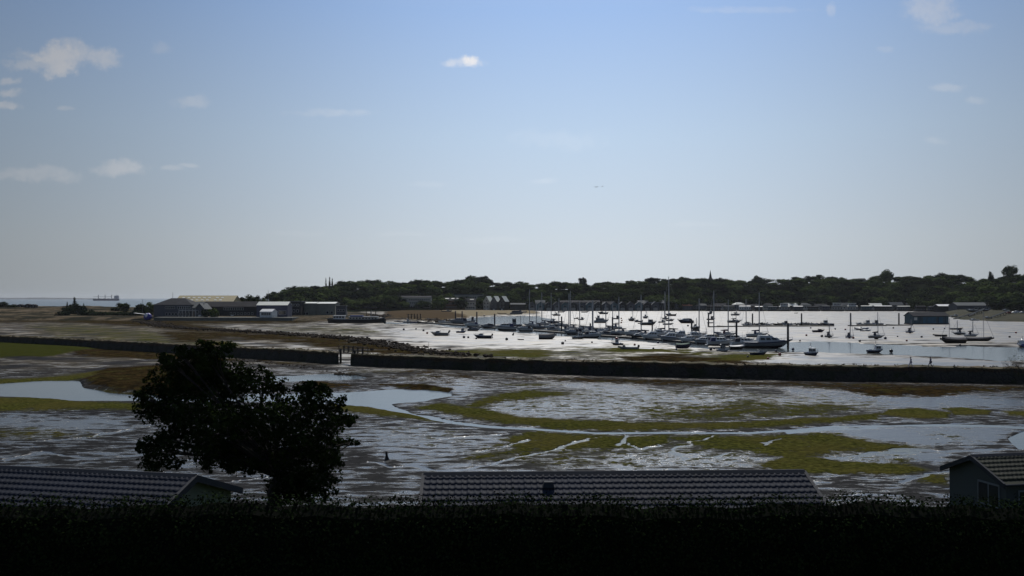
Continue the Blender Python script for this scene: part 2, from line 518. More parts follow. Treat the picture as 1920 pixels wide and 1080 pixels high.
def layer(lst):
    o = np.zeros(PX.shape)
    for poly, k, soft in lst: o = np.maximum(o, k * poly_field(PX, PY, poly, soft))
    return o
wob = (fbm(XX * .12, YY * .12) - .5)
PXo, PYo = PX, PY
PX = PX + wob * 16; PY = PY + (fbm(XX * .12 + 40, YY * .12) - .5) * 5
A_algae, A_weed, A_sand, A_grass, A_wet, A_rust = layer(ALGAE), layer(WEED), layer(SAND), layer(GRASS), layer(WETZONE), layer(RUST)
A_pool = np.zeros(PX.shape); A_str = np.zeros(PX.shape)
for poly, soft in POOLS: A_pool = np.maximum(A_pool, poly_field(PX, PY, poly, soft))
for pts, w in STREAMS: A_str = np.maximum(A_str, line_field(PX, PY, pts, w, soft=6.0))
PX = PX + (fbm(XX * .5 + 3, YY * .5, 3) - .5) * 34; PY = PY + (fbm(XX * .5 + 60, YY * .5, 3) - .5) * 9
A_run = np.zeros(PX.shape)
for pts, w in RUNNELS: A_run = np.maximum(A_run, line_field(PX, PY, pts, [k * .62 for k in w], soft=5.0))
A_wet = A_wet + 0.26 + 0.06 * sstep(YY, 170, 230) * sstep(UU, -.25, 0.0) - .12 * sstep(-UU, .2, .45) * sstep(YY, 90, 130)
PX, PY = PXo, PYo

def near_bank(Y, X):
    return 4.3 * sstep(60 + 1.5 * np.sin(X * .11 + 1) - Y, 0, 22) + 2.4 * sstep(29 - Y, 0, 9)
WATER = -0.06
ZZ = (fbm(XX * .35, YY * .35, 4) - .5) * 0.10 + (fbm(XX * .03 + 5, YY * .03, 3) - .5) * 0.06 + 0.03
ZZ = ZZ * sstep(2000 / YY, 0, 10) + near_bank(YY, XX)
ZZ += 0.10 * np.minimum(A_algae, 1) * (0.5 + fbm(XX * .8, YY * .8, 3)) 
ZZ += 0.30 * sstep(A_weed, .3, 1.0) * fbm(XX * .5, YY * .5, 4)
ZZ += 0.5 * poly_field(PX, PY, WEED[2][0], 22) + 0.35 * poly_field(PX, PY, WEED[4][0], 30) + 1.1 * poly_field(PX, PY, SAND[0][0], 14)
ZZ += 0.5 * layer(GRASS)
ZZ -= 0.42 * sstep(A_pool, .3, .95) + 0.20 * A_str + 0.03 * A_run
ZZ = np.where((YY > 560) & (UU < -0.19), ZZ - 2.2 * sstep(YY, 700, 800), ZZ)
nr, nc = XX.shape
idx = np.arange(nr * nc).reshape(nr, nc)
faces = np.stack([idx[:-1, :-1], idx[1:, :-1], idx[1:, 1:], idx[:-1, 1:]], -1).reshape(-1, 4)

gm, nt, b = new_mat('tidal_mud')
pos = nt.new('ShaderNodeNewGeometry').outputs['Position']
nbig = nt.noise(pos, 0.09, 4.0)
nmid = nt.noise(pos, 0.55, 5.0, 0.62)
nfine = nt.noise(pos, 2.6, 4.0, 0.6)
nstr = nt.noise(nt.vmath('MULTIPLY', pos, (0.40, 1.0, 1.0)), 0.85, 6.0, 0.68)
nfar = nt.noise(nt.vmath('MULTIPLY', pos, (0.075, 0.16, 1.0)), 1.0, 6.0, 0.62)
edge = nt.math('ADD', nt.math('MULTIPLY', nt.math('SUBTRACT', nmid, 0.5), 1.5), nt.math('MULTIPLY', nt.math('SUBTRACT', nfine, 0.5), 0.9))
ypos = nt.new('ShaderNodeSeparateXYZ'); nt.l.new(pos, ypos.inputs[0])
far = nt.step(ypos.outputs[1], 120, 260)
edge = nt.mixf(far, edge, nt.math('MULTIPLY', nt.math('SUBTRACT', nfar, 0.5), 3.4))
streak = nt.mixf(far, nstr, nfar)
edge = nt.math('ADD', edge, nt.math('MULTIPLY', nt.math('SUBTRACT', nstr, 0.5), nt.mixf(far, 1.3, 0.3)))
def mask(name, k=1.0, lo=.38, hi=.62):
    a = nt.attr(name)
    on = nt.step(a, 0.02, 0.15)
    return nt.math('MULTIPLY', nt.step(nt.math('ADD', a, nt.math('MULTIPLY', edge, k)), lo, hi), on)
m_alg = mask('algae', 1.15, .34, .66); m_weed = mask('weed', 1.0, .36, .66); m_gra = mask('grass', 0.5); m_sand = mask('sand', 0.4); m_rust = mask('rust', 0.6)
m_wet = nt.math('MULTIPLY', nt.step(nt.math('ADD', nt.attr('wet'), nt.math('ADD', nt.math('MULTIPLY', nt.math('SUBTRACT', streak, 0.5), 3.2), nt.math('MULTIPLY', nt.math('SUBTRACT', nbig, 0.5), 0.8))), .22, .50), 1.0)
m_run = nt.step(nt.attr('runnel'), .25, .6)
m_wet = nt.math('MAXIMUM', m_wet, m_run)
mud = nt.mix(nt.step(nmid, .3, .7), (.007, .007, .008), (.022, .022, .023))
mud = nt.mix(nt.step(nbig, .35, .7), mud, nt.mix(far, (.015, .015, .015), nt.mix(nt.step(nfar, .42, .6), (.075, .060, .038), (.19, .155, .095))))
alg = nt.mix(nt.step(nfine, .3, .7), (.028, .033, .009), (.092, .090, .022))
nclot = nt.noise(pos, 1.6, 6.0, 0.7)
alg = nt.mix(nt.step(nclot, .36, .50, 1, 0), alg, (.016, .022, .004))  # dark gaps: relief shading between the algae lumps, put into the colour
alg = nt.mix(nt.math('MULTIPLY', nt.step(nbig, .4, .65), 0.5), alg, (.075, .062, .020))
weed = nt.mix(nt.step(nmid, .3, .7), (.008, .007, .004), (.052, .034, .013))
weed = nt.mix(nt.step(nt.noise(pos, .22, 4.0), .5, .7), weed, (.050, .046, .013))
weed = nt.mix(nt.step(nclot, .38, .5, 1, 0), weed, (.010, .008, .006))
col = nt.mix(nt.step(nt.attr('algae'), .1, .7, 0, .45), mud, (.075, .075, .03))
col = nt.mix(m_alg, col, alg)
col = nt.mix(m_weed, col, weed)
col = nt.mix(m_sand, col, nt.mix(nmid, (.17, .14, .09), (.29, .25, .175)))
col = nt.mix(m_rust, col, nt.mix(nmid, (.042, .031, .020), (.11, .082, .052)))
col = nt.mix(m_gra, col, nt.mix(nmid, (.020, .025, .006), (.048, .052, .012)))
bank = nt.step(nt.new('ShaderNodeSeparateXYZ', ).outputs[2], 0.5, 1.2)
nt.l.new(pos, bank.node.inputs[0].links[0].from_node.inputs[0])
bank = nt.math('MULTIPLY', bank, nt.step(nt.attr('near'), .4, .6))
col = nt.mix(bank, col, nt.mix(nmid, (.018, .026, .008), (.05, .06, .018)))
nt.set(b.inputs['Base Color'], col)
dry = nt.math('MAXIMUM', nt.math('MAXIMUM', m_alg, m_weed), nt.math('MAXIMUM', nt.math('MAXIMUM', m_gra, m_sand), nt.math('MAXIMUM', bank, m_rust)), clamp=True)
dry = nt.math('MULTIPLY', dry, nt.math('SUBTRACT', 1.0, m_run))
wet = nt.math('MULTIPLY', m_wet, nt.math('SUBTRACT', 1.0, dry))
rough = nt.mixf(wet, nt.mixf(nfine, .62, .8), nt.mixf(far, nt.mixf(m_run, .23, .20), nt.mixf(nt.step(nfar, .40, .60), .34, .60)))
rough = nt.mixf(dry, rough, .95)
nt.set(b.inputs['Roughness'], rough)
nt.set(b.inputs['Specular IOR Level'], nt.mixf(dry, nt.mixf(wet, 0.012, nt.mixf(far, 0.6, 0.85)), 0.0))
hgt = nt.math('ADD', nt.math('MULTIPLY', nstr, 0.8), nt.math('MULTIPLY', nfine, nt.mixf(wet, 0.12, 0.02)))
hgt = nt.math('ADD', hgt, nt.math('MULTIPLY', nclot, nt.math('MULTIPLY', dry, 0.7)))
hgt = nt.math('MULTIPLY', hgt, nt.mixf(wet, 1.0, 0.24))
hgt = nt.math('MULTIPLY', hgt, nt.mixf(far, 1.0, 0.25))
nt.set(b.inputs['Normal'], nt.bump(hgt, 1.0, 0.5))

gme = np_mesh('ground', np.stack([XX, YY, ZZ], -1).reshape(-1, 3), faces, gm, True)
A_near = (YY < 75).astype(float)
for nme, arr in (('algae', A_algae), ('weed', A_weed), ('sand', A_sand), ('grass', A_grass), ('wet', A_wet), ('runnel', A_run), ('near', A_near), ('rust', A_rust)):
    at_ = gme.attributes.new(nme, 'FLOAT', 'POINT')
    at_.data.foreach_set('value', arr.astype(np.float32).ravel())
tag(link('mud_flat_ground', gme), kind='structure')

def ground_z(x, y):
    i = np.interp(-y, -Yr, np.arange(nr)); j = np.interp(x / y, uc, np.arange(nc))
    return float(ZZ[int(round(i)), int(round(j))])

# ---------------------------------------------------------------- water
def water_mat(name, col, rough, scale, dist):
    m, nt, b = new_mat(name)
    pos = nt.new('ShaderNodeNewGeometry').outputs['Position']
    b.inputs['Base Color'].default_value = (*col, 1)
    b.inputs['Roughness'].default_value = rough
    b.inputs['IOR'].default_value = 1.33
    n = nt.noise(nt.vmath('MULTIPLY', pos, (0.6, 1, 1)), scale, 4.0, 0.6)
    nt.set(b.inputs['Normal'], nt.bump(n, 0.5, dist))
    return m
wm = water_mat('harbour_water_surface', (.035, .05, .058), 0.15, 0.9, 0.035)
wv = [(-.9, 55), (.9, 55), (.9, 990), (-.16, 990), (-.16, 520), (-.9, 520)]
mb = MB(); mb.add([(u * y, y, WATER) for u, y in wv], [(0, 1, 2, 3, 4, 5)])
o = mb.build('harbour_water', wm); o.data.flip_normals() if o.data.polygons[0].normal.z < 0 else None
tag(o, kind='structure')
sm = water_mat('sea_surface', (.02, .05, .075), 0.22, 0.10, 0.55)
mb = MB(); mb.add([(-60000, 640, -.35), (60000, 640, -.35), (60000, 70000, -.35), (-60000, 70000, -.35)], [(0, 1, 2, 3)])
o = mb.build('sea_water', sm); o.data.flip_normals() if o.data.polygons[0].normal.z < 0 else None
tag(o, kind='structure')
# ---------------------------------------------------------------- hill, dunes, boatyard ground
def foliage(name, lo, hi, scale=1.2, transl=0.0):
    m, nt, b = new_mat(name)
    oi = nt.new('ShaderNodeObjectInfo')
    tc = nt.new('ShaderNodeTexCoord').outputs['Object']
    n = nt.noise(tc, scale, 3.0)
    f = nt.math('ADD', nt.step(n, .3, .7), nt.math('MULTIPLY', nt.math('SUBTRACT', oi.outputs['Random'], 0.5), 1.1), clamp=True)
    nt.set(b.inputs['Base Color'], nt.mix(f, lo, hi))
    b.inputs['Roughness'].default_value = 0.75
    b.inputs['Specular IOR Level'].default_value = 0.0
    return m
leaf_far = foliage('woodland_leaves', (.006, .012, .006), (.070, .098, .026), .25)  # wide tone range paints lit tops and shaded crown sides at random
leaf_dark = foliage('evergreen_leaves', (.014, .024, .012), (.035, .05, .02), .4)
bark = mat('bark', (.010, .008, .006), .9, .4, 4.0, .02)

TREELINE = [(380, 578), (440, 572), (490, 560), (500, 550), (540, 541), (560, 535), (590, 537), (612, 533), (640, 526), (700, 525), (760, 529), (790, 522), (830, 528), (860, 527), (878, 518), (920, 519), (935, 530), (970, 527), (990, 531), (1000, 536), (1020, 528), (1060, 525), (1080, 529), (1110, 531), (1140, 527), (1180, 525), (1220, 521), (1260, 520), (1290, 518), (1310, 523), (1330, 520), (1350, 523), (1380, 520), (1400, 526), (1420, 519), (1450, 526), (1480, 516), (1520, 513), (1545, 516), (1570, 516), (1600, 521), (1625, 523), (1640, 516), (1663, 508), (1690, 516), (1720, 519), (1740, 516), (1770, 511), (1790, 519), (1810, 512), (1835, 521), (1870, 522), (1900, 512), (1960, 508), (2200, 500), (2600, 505), (3200, 530)]
TLX = np.array([a for a, _ in TREELINE], float); TLY = np.array([a for _, a in TREELINE], float)
TLYS = np.convolve(np.pad(np.interp(np.arange(380, 3201, 10), TLX, TLY), 6, mode='edge'), np.ones(13) / 13, 'valid')
def tl_smooth(px): return np.interp(px, np.arange(380, 3201, 10), TLYS)
def hill_front(px):   # depth of the shore where the hill starts
    return np.interp(px, [380, 560, 700, 900, 1700, 1790, 1900, 2400], [840, 860, 960, 1010, 1010, 900, 740, 640])
def hill_back(px):
    return np.interp(px, [380, 560, 900, 1700, 1800, 1920, 2400], [960, 1010, 1190, 1190, 1130, 1020, 960])
def hill_z(px, Y):
    f, k = hill_front(px), hill_back(px)
    top = CH + (HORIZON - tl_smooth(px)) / F * k - 10.0
    t = np.clip((Y - f) / (k - f), -.2, 1.6)
    z = 1.5 + (np.maximum(top, 1.5) - 1.5) * sstep(t, -.05, 1.0)
    z = np.where(t < 0, 1.5 + t * 12, z)
    return z * 1.0 + 0.0
pxs = np.arange(380, 3200, 12.0); ts = np.linspace(-.2, 1.6, 46)
P_, T_ = np.meshgrid(pxs, ts)
Y_ = hill_front(P_) + T_ * (hill_back(P_) - hill_front(P_))
X_ = (P_ - 960) / F * Y_
Z_ = hill_z(P_, Y_) + (fbm(X_ * .05, Y_ * .05) - .5) * 2 * (T_ > 0)
idx = np.arange(P_.size).reshape(P_.shape)
fc = np.stack([idx[:-1, :-1], idx[:-1, 1:], idx[1:, 1:], idx[1:, :-1]], -1).reshape(-1, 4)
hillm = mat('wooded_hill_ground', (.012, .016, .008), .95, .5, .08, .4, bscale=.3, spec=.0)
tag(link('hillside', np_mesh('hillside', np.stack([X_, Y_, Z_], -1).reshape(-1, 3), fc, hillm, True)), kind='structure')

# dune land on the seaward side of the harbour
def dune_z(px, Y):
    X = (px - 960) / F * Y
    edge = np.interp(px, [-1600, 0, 270, 420, 560, 640, 700, 730], [585, 560, 562, 556, 552, 560, 585, 620])
    h = np.interp(px, [-1600, 0, 120, 270, 330, 640, 720], [6.5, 6.6, 7.4, 5.6, 2.6, 2.4, 1.0])
    z = -0.8 + (3.2) * sstep(Y, edge - 14, edge + 16) 
    z = z + (h - 2.4) * sstep(Y, edge + 30, edge + 110) * (0.55 + 0.9 * fbm(X * .035, Y * .03, 4))
    z = z - 9 * sstep(Y, 790, 850)
    return z
pxs = np.concatenate([np.arange(-1600, -100, 60.0), np.arange(-100, 735, 5.0)]); ys = np.concatenate([np.arange(530, 700, 4.0), np.arange(700, 860, 8.0)])
P_, Y_ = np.meshgrid(pxs, ys)
X_ = (P_ - 960) / F * Y_
Z_ = dune_z(P_, Y_) * sstep(730 - P_, 0, 60) - 1.2 * (1 - sstep(730 - P_, 0, 60))
idx = np.arange(P_.size).reshape(P_.shape)
fc = np.stack([idx[:-1, :-1], idx[:-1, 1:], idx[1:, 1:], idx[1:, :-1]], -1).reshape(-1, 4)
dm, nt, b = new_mat('dune_grass_and_sand')
pos = nt.new('ShaderNodeNewGeometry').outputs['Position']
n1 = nt.noise(pos, .06, 4.0); n2 = nt.noise(pos, .5, 4.0)
c = nt.mix(nt.step(n1, .4, .6), (.013, .013, .006), (.042, .032, .015))
c = nt.mix(nt.step(nt.math('ADD', n1, nt.math('MULTIPLY', n2, .4)), .66, .85), c, (.11, .085, .055))
nt.set(b.inputs['Base Color'], c); b.inputs['Roughness'].default_value = .9
b.inputs['Specular IOR Level'].default_value = .02
nt.set(b.inputs['Normal'], nt.bump(n2, .8, .8))
tag(link('dune_land', np_mesh('dune_land', np.stack([X_, Y_, Z_], -1).reshape(-1, 3), fc, dm, True)), kind='structure')
def dz(px, Y): return float(dune_z(np.array(float(px)), np.array(float(Y))))

# boatyard shore at the east end
def yard_z(px, Y):
    e = np.interp(px, [1700, 1785, 1800, 1860, 1920, 2400], [760, 660, 590, 545, 530, 500])
    return -0.6 + 1.9 * sstep(Y, e - 6, e + 10) + 2.6 * sstep(Y, e + 20, e + 150)
pxs = np.arange(1740, 2500, 8.0); ys = np.arange(490, 1000, 8.0)
P_, Y_ = np.meshgrid(pxs, ys); X_ = (P_ - 960) / F * Y_
Z_ = yard_z(P_, Y_) + (fbm(X_ * .1, Y_ * .1) - .5) * .8
Z_ = Z_ * sstep(P_, 1742, 1800) - 1.0 * (1 - sstep(P_, 1742, 1800))
idx = np.arange(P_.size).reshape(P_.shape)
fc = np.stack([idx[:-1, :-1], idx[:-1, 1:], idx[1:, 1:], idx[1:, :-1]], -1).reshape(-1, 4)
ym = mat('boatyard_shingle', (.05, .045, .03), .85, .6, .12, .3, dirt=(.018, .022, .010), spec=.03)
tag(link('boatyard_shore', np_mesh('boatyard_shore', np.stack([X_, Y_, Z_], -1).reshape(-1, 3), fc, ym, True)), kind='structure')

# ---------------------------------------------------------------- trees of the wood
def crown_arrays(seed, lobes, n, size, flat=0.0, ragged=0.0, jit=0.55):
    """leaf clumps spread through a crown made of several uneven lobes"""
    g = np.random.default_rng(seed)
    w = np.array([l[3] * l[4] * l[5] for l in lobes]) ** 0.67
    which = g.choice(len(lobes), n, p=w / w.sum())
    L = np.array(lobes)[which]
    d = g.normal(size=(n, 3)); d /= np.linalg.norm(d, axis=1)[:, None]
    r = g.random(n) ** 0.28
    r *= 0.86 + 0.28 * g.random(n)
    if ragged:
        ph = which * 1.7
        wob_ = np.sin(5.1 * d[:, 0] + ph) * np.sin(4.3 * d[:, 1] + 2 * ph) + np.sin(6.3 * d[:, 2] + 3 * ph) * .7 + np.sin(11 * d[:, 0] + 9 * d[:, 2] + ph) * .5
        r = r * (1.0 + ragged * wob_ * .45)
    c = L[:, :3] + d * L[:, 3:6] * r[:, None]
    if ragged:
        h = np.sin(4.1 * c[:, 0] + 1.3) * np.sin(3.7 * c[:, 1] + .4) * np.sin(4.6 * c[:, 2] + 2.1) + .6 * np.sin(9.3 * c[:, 0] + 2) * np.sin(8.1 * c[:, 1]) * np.sin(8.8 * c[:, 2])
        keep = h > -.30
        c, d, n = c[keep], d[keep], int(keep.sum())
    nrm = d + g.normal(size=(n, 3)) * jit + np.array([0, 0, .35 + flat])
    nrm /= np.linalg.norm(nrm, axis=1)[:, None]
    a = np.cross(nrm, g.normal(size=(n, 3))); a /= np.linalg.norm(a, axis=1)[:, None]
    e = np.cross(nrm, a)
    s = size * (0.6 + 0.8 * g.random(n))[:, None]
    k = (0.55 + .35 * g.random(n))[:, None]
    v = np.stack([c - a * s, c - e * s * k + nrm * s * .15, c + a * s, c + e * s * k + nrm * s * .1], 1).reshape(-1, 3)
    f = np.arange(4 * n).reshape(n, 4)
    return v, f

def round_lobes(seed, h, w):
    g = random.Random(seed)
    lob = [(0, 0, h * .55, w * .40, w * .40, h * .38), (0, 0, h * .25, w * .36, w * .36, h * .2)]
    for i in range(g.randint(6, 9)):
        t = 6.283 * i / 7 + g.uniform(-.4, .4); q = g.uniform(.22, .40)
        zz = g.uniform(.28, .80); rr = g.uniform(.17, .26)
        lob.append((w * q * math.cos(t), w * q * math.sin(t), h * zz, w * rr, w * rr, h * rr * .9))
    lob.append((g.uniform(-.1, .1) * w, g.uniform(-.1, .1) * w, h * .84, w * .2, w * .2, h * .15))
    return lob

TREE_PROTO = []
def make_tree(name, label, lobes, n, size, h, m, seed, trunk_r=.25):
    t = thing(name, label, 'tree')
    v, f = crown_arrays(seed, lobes, n, size, jit=0.28)
    me = np_mesh('crown', v, f, m)
    link('crown', me, t)
    mb = MB()
    mb.tube([(0, 0, -.6), (.1, 0, h * .25), (-.1, .1, h * .5), (0, 0, h * .8)], [trunk_r * 1.3, trunk_r, trunk_r * .7, trunk_r * .2], 6)
    for k in range(5):
        a = 1.26 * k + seed; z0 = h * (.25 + .08 * k); l = h * .28
        mb.tube([(0, 0, z0), (l * .5 * math.cos(a), l * .5 * math.sin(a), z0 + l * .5), (l * math.cos(a), l * math.sin(a), z0 + l * .8)], [trunk_r * .5, trunk_r * .3, .03], 5)
    mb.build('trunk', bark, t)
    return t
for i in range(9):
    w = 12.0 * random.uniform(.9, 1.2)
    TREE_PROTO.append(make_tree('broadleaf_tree', 'x', round_lobes(100 + i, 12.0, w), 1300, .66, 12.0, leaf_far, 200 + i))
proto_used = [False] * 9
conif = []
for i in range(3):
    lob = [(0, 0, 12 * z, 2.9 * (1 - z) + .5, 2.9 * (1 - z) + .5, 1.0) for z in (.15, .27, .38, .5, .6, .7, .8, .9, .97)]
    conif.append(make_tree('conifer', 'x', lob, 620, .42, 12.0, leaf_dark, 300 + i))
con_used = [False] * 3

LAND = [(560, 'above the seaward end of the wood'), (660, 'behind the blue shed and the barge'), (800, 'above the sandy spit'), (905, 'above the long terrace of flats'), (985, 'behind the three gabled houses'), (1120, 'above the western boathouses'), (1255, 'above the eastern boathouses'), (1330, 'below the church spire'), (1450, 'just past the church spire'), (1600, 'above the shore houseboats'), (1715, 'behind the blue floating shed'), (1800, 'above the long boatyard roof'), (9999, 'above the boatyard slipway')]
def landmark(px):
    for x, t in LAND:
        if px < x: return t
WG = 'trees of the wood on the hillside'
n_tree = 0
def put_tree(px, Y, top_z, wide, label, kind='round', group=WG, z=None):
    global n_tree
    X = (px - 960) / F * Y
    if z is None: z = float(hill_z(np.array(float(px)), np.array(float(Y))))
    h = max(3.0, top_z - z)
    pool, used = (TREE_PROTO, proto_used) if kind == 'round' else (conif, con_used)
    k = random.randrange(len(pool))
    s = h / 12.0
    sx = wide / 12.0 if kind == 'round' else wide / 6.4
    rz = random.uniform(0, 6.28)
    if not used[k]:
        used[k] = True
        r = pool[k]; r.location = (X, Y, z); r.rotation_euler = (0, 0, rz); r.scale = (sx, sx, s)
        r['label'] = label
        if group: r['group'] = group
    else:
        copy_thing(pool[k], (X, Y, z), rz, (sx, sx, s), label, group)
    n_tree += 1
def top_of(py, Y): return CH + (HORIZON - py) / F * Y
# skyline trees follow the outline of the wood
px = 512.0
while px < 1990:
    Y = float(hill_back(px)) + random.uniform(-12, 30)
    py = float(np.interp(px, TLX, TLY)) + random.choice((-1.0, 0, .5, 2.0, 3.5)) 
    put_tree(px, Y, top_of(py, Y), random.uniform(17, 27), 'dark crown on the skyline of the wood ' + landmark(px))
    px += random.uniform(15, 26)
for f_, gap in ((.72, 27), (.46, 27), (.22, 29), (.05, 33)):
    px = 515.0 + random.uniform(0, 20)
    while px < 1990:
        a, k = float(hill_front(px)), float(hill_back(px))
        Y = a + (k - a) * (f_ + random.uniform(-.1, .1)) + 6
        z = float(hill_z(np.array(px), np.array(Y)))
        lim = top_of(float(np.interp(px, TLX, TLY)) + 5, Y)
        put_tree(px, Y, min(z + random.uniform(8, 16), lim), random.uniform(19, 29), ('leafy crown in the thick of the wood ' if f_ > .3 else 'low leafy tree at the foot of the wood ') + landmark(px))
        px += random.uniform(gap * .75, gap * 1.25)
# single trees one can point at
def hero(px, py, Y, wide, label, kind='round'):
    put_tree(px, Y, top_of(py, Y), wide, label, kind, None)
hero(611, 522, 985, 4.5, 'shorter of two pointed conifers rising above the seaward end of the wood', 'con')
hero(618, 519.5, 990, 5.5, 'tallest pointed conifer above the seaward end of the wood', 'con')
hero(623, 522, 1000, 5.0, 'blunt conifer just beside the tallest pointed one', 'con')
hero(885, 516, 1185, 26, 'big domed tree standing high above the gabled shore houses')
hero(908, 517, 1190, 24, 'broad tree joined to the big domed one above the gabled houses')
hero(1093, 519.5, 1190, 13, 'small round tree standing clear on the skyline west of the spire')
hero(1420, 516, 1190, 14, 'round topped tree standing proud of the skyline past the spire')
hero(1663, 504, 1170, 16, 'tall umbrella shaped tree with sky showing through its crown')
hero(1858, 508, 1080, 7, 'small lone flat topped tree on bare skyline above the boatyard')
hero(1893, 497, 1020, 17, 'tallest round tree on the skyline at the east end of the wood')
hero(1310, 522, 1195, 16, 'leafy tree beside the church spire on its seaward side')
hero(1352, 520, 1195, 12, 'leafy tree beside the church spire on its inland side')
# trees and scrub on the dunes
for px, py, Y, w, lb, kd in ((452, 556, 700, 11, 'feathery tree at the seaward edge of the clump behind the tan shed', 'round'), (466, 551.5, 705, 12, 'tallest tree of the clump behind the tan shed', 'round'),
    (482, 553, 700, 11, 'middle tree of the clump behind the blue shed', 'round'), (494, 557, 700, 9, 'small tree ending the clump behind the blue shed', 'round'),
    (140, 557.5, 640, 6, 'ragged upright tree growing out of the dark dune scrub', 'con'), (157, 569, 650, 3, 'thin sapling beside the ragged dune tree', 'con'), (126, 566, 640, 3, 'wispy sapling on the seaward edge of the dune scrub', 'con'),
    (233, 567.5, 640, 9, 'round dark tree on the dune below the anchored ship', 'round'), (265, 569, 610, 9, 'dark tree touching the grey clubhouse roof', 'round'),
    (281, 566, 612, 10, 'leafy tree tucked against the clubhouse end wall', 'round'), (385, 579, 563, 5, 'small green tree in front of the long dark building', 'round'), (401, 577, 564, 8, 'round green tree covering the middle of the long dark building', 'round')):
    put_tree(px, Y, top_of(py, Y), w, lb, kd, None, z=max(1.5, dz(px, Y)) - .5)
bush_groups = 0
bush = thing('bush', 'x', 'bush'); 
v, f = crown_arrays(77, [(0, 0, .9, 1.6, 1.6, .9), (1.2, .4, .8, 1, 1, .8), (-1.1, -.3, .7, 1.1, 1, .7), (.3, 1, .7, 1, 1, .7), (-.2, -.9, .8, 1, .9, .8)], 420, .22)
link('foliage', np_mesh('foliage', v, f, leaf_dark), bush)
BUSH = [(118, 586, 600, 9, 3.4, 'dark scrub bush at the seaward end of the dune thicket'), (128, 578, 615, 9, 5.5, 'tall dark bush under the ragged dune tree'), (140, 574, 625, 10, 6.5, 'highest bush of the dune thicket'), (152, 577, 620, 9, 5.5, 'dark bush on the landward shoulder of the dune thicket'),
    (163, 583, 605, 10, 4, 'low dark bush in front of the dune thicket'), (176, 586, 602, 9, 3, 'low bush between the thicket and the round dune tree'), (190, 588, 600, 9, 3, 'low green bush on the dune below the ship'), (205, 587, 600, 9, 3, 'spreading bush below the round dune tree'),
    (222, 585, 600, 9, 3, 'bush at the foot of the round dune tree'), (240, 587, 598, 8, 3, 'low bush next to the blue and white tent'), (255, 584, 600, 7, 4, 'green bush behind the blue and white tent'),
    (217, 576, 650, 8, 3, 'bush on the dune crest below the ship stern'), (4, 572, 690, 10, 4, 'dark bush beside the small huts on the dune crest'), (22, 575, 690, 8, 2.5, 'low bush in front of the small huts on the dune crest')]
for i, (px, py, Y, w, h, lb) in enumerate(BUSH):
    z = dz(px, Y) - .4
    loc = ((px - 960) / F * Y, Y, z)
    sc = (w / 3.6, w / 3.6, max(h, top_of(py, Y) - z) / 1.75)
    if i == 0:
        bush.location = loc; bush.scale = sc; bush['label'] = lb; bush['group'] = 'scrub bushes on the dunes'
    else:
        copy_thing(bush, loc, random.uniform(0, 6), sc, lb, 'scrub bushes on the dunes')

for pool, used in ((TREE_PROTO, proto_used), (conif, con_used)):
    for r, u in zip(pool, used):
        if not u:
            for ch in list(r.children): bpy.data.objects.remove(ch)
            bpy.data.objects.remove(r)
# ---------------------------------------------------------------- the big tree in front of the mud
DT = 46.0
leaf_near = foliage('oak_leaves', (.010, .017, .005), (.034, .052, .012), 1.1)
BL = [(386, 668, 42, 26), (372, 690, 42, 30), (338, 712, 46, 36), (395, 722, 68, 48), (300, 742, 42, 36), (282, 768, 28, 20), (262, 742, 12, 14), (345, 768, 55, 34), (430, 712, 44, 34), (485, 716, 40, 22), (520, 728, 22, 12),
      (300, 850, 40, 34), (278, 836, 24, 18), (318, 822, 24, 22), (282, 872, 16, 10), (330, 795, 36, 22), (400, 795, 58, 44), (395, 852, 34, 30), (376, 832, 26, 30), (420, 840, 36, 30), (450, 785, 55, 46), (505, 782, 55, 38), (560, 768, 48, 38), (592, 752, 30, 28),
      (578, 728, 22, 14), (602, 730, 10, 10), (622, 790, 28, 24), (648, 786, 18, 10), (660, 790, 9, 7), (632, 772, 14, 10), (640, 828, 24, 9), (660, 830, 12, 5), (570, 822, 58, 42), (602, 845, 34, 36), (535, 850, 58, 44), (575, 888, 50, 34), (600, 905, 34, 26), (540, 905, 40, 26), (565, 920, 50, 24), (480, 838, 46, 38), (455, 855, 34, 30), (432, 866, 22, 20), (470, 872, 20, 14), (620, 862, 20, 22), (548, 900, 30, 26), (640, 750, 10, 8), (316, 680, 16, 12), (428, 650, 10, 6), (376, 645, 10, 6), (396, 648, 10, 8), (340, 660, 12, 12), (310, 672, 10, 8)]
lobes = []
g = random.Random(5)
for (px, py, rx, ry) in BL:
    Y = DT + g.uniform(-1, 1) * min(2.0, rx / 22.0)
    p = at_depth(px, py, Y)
    k = Y / F
    lobes.append((p.x, p.y, p.z, rx * k, max(rx, ry) * k * .9, ry * k))
tb = at_depth(516, 935, DT); tb.z = ground_z(tb.x, tb.y) - .2
tree = thing('oak_tree', 'large dark broadleaf tree standing alone between the tiled roofs', 'tree', tb)
lob = [(l[0] - tb.x, l[1] - tb.y, l[2] - tb.z, *l[3:]) for l in lobes]
v1, f1 = crown_arrays(11, lob, 40000, .082, 0.0, .5)
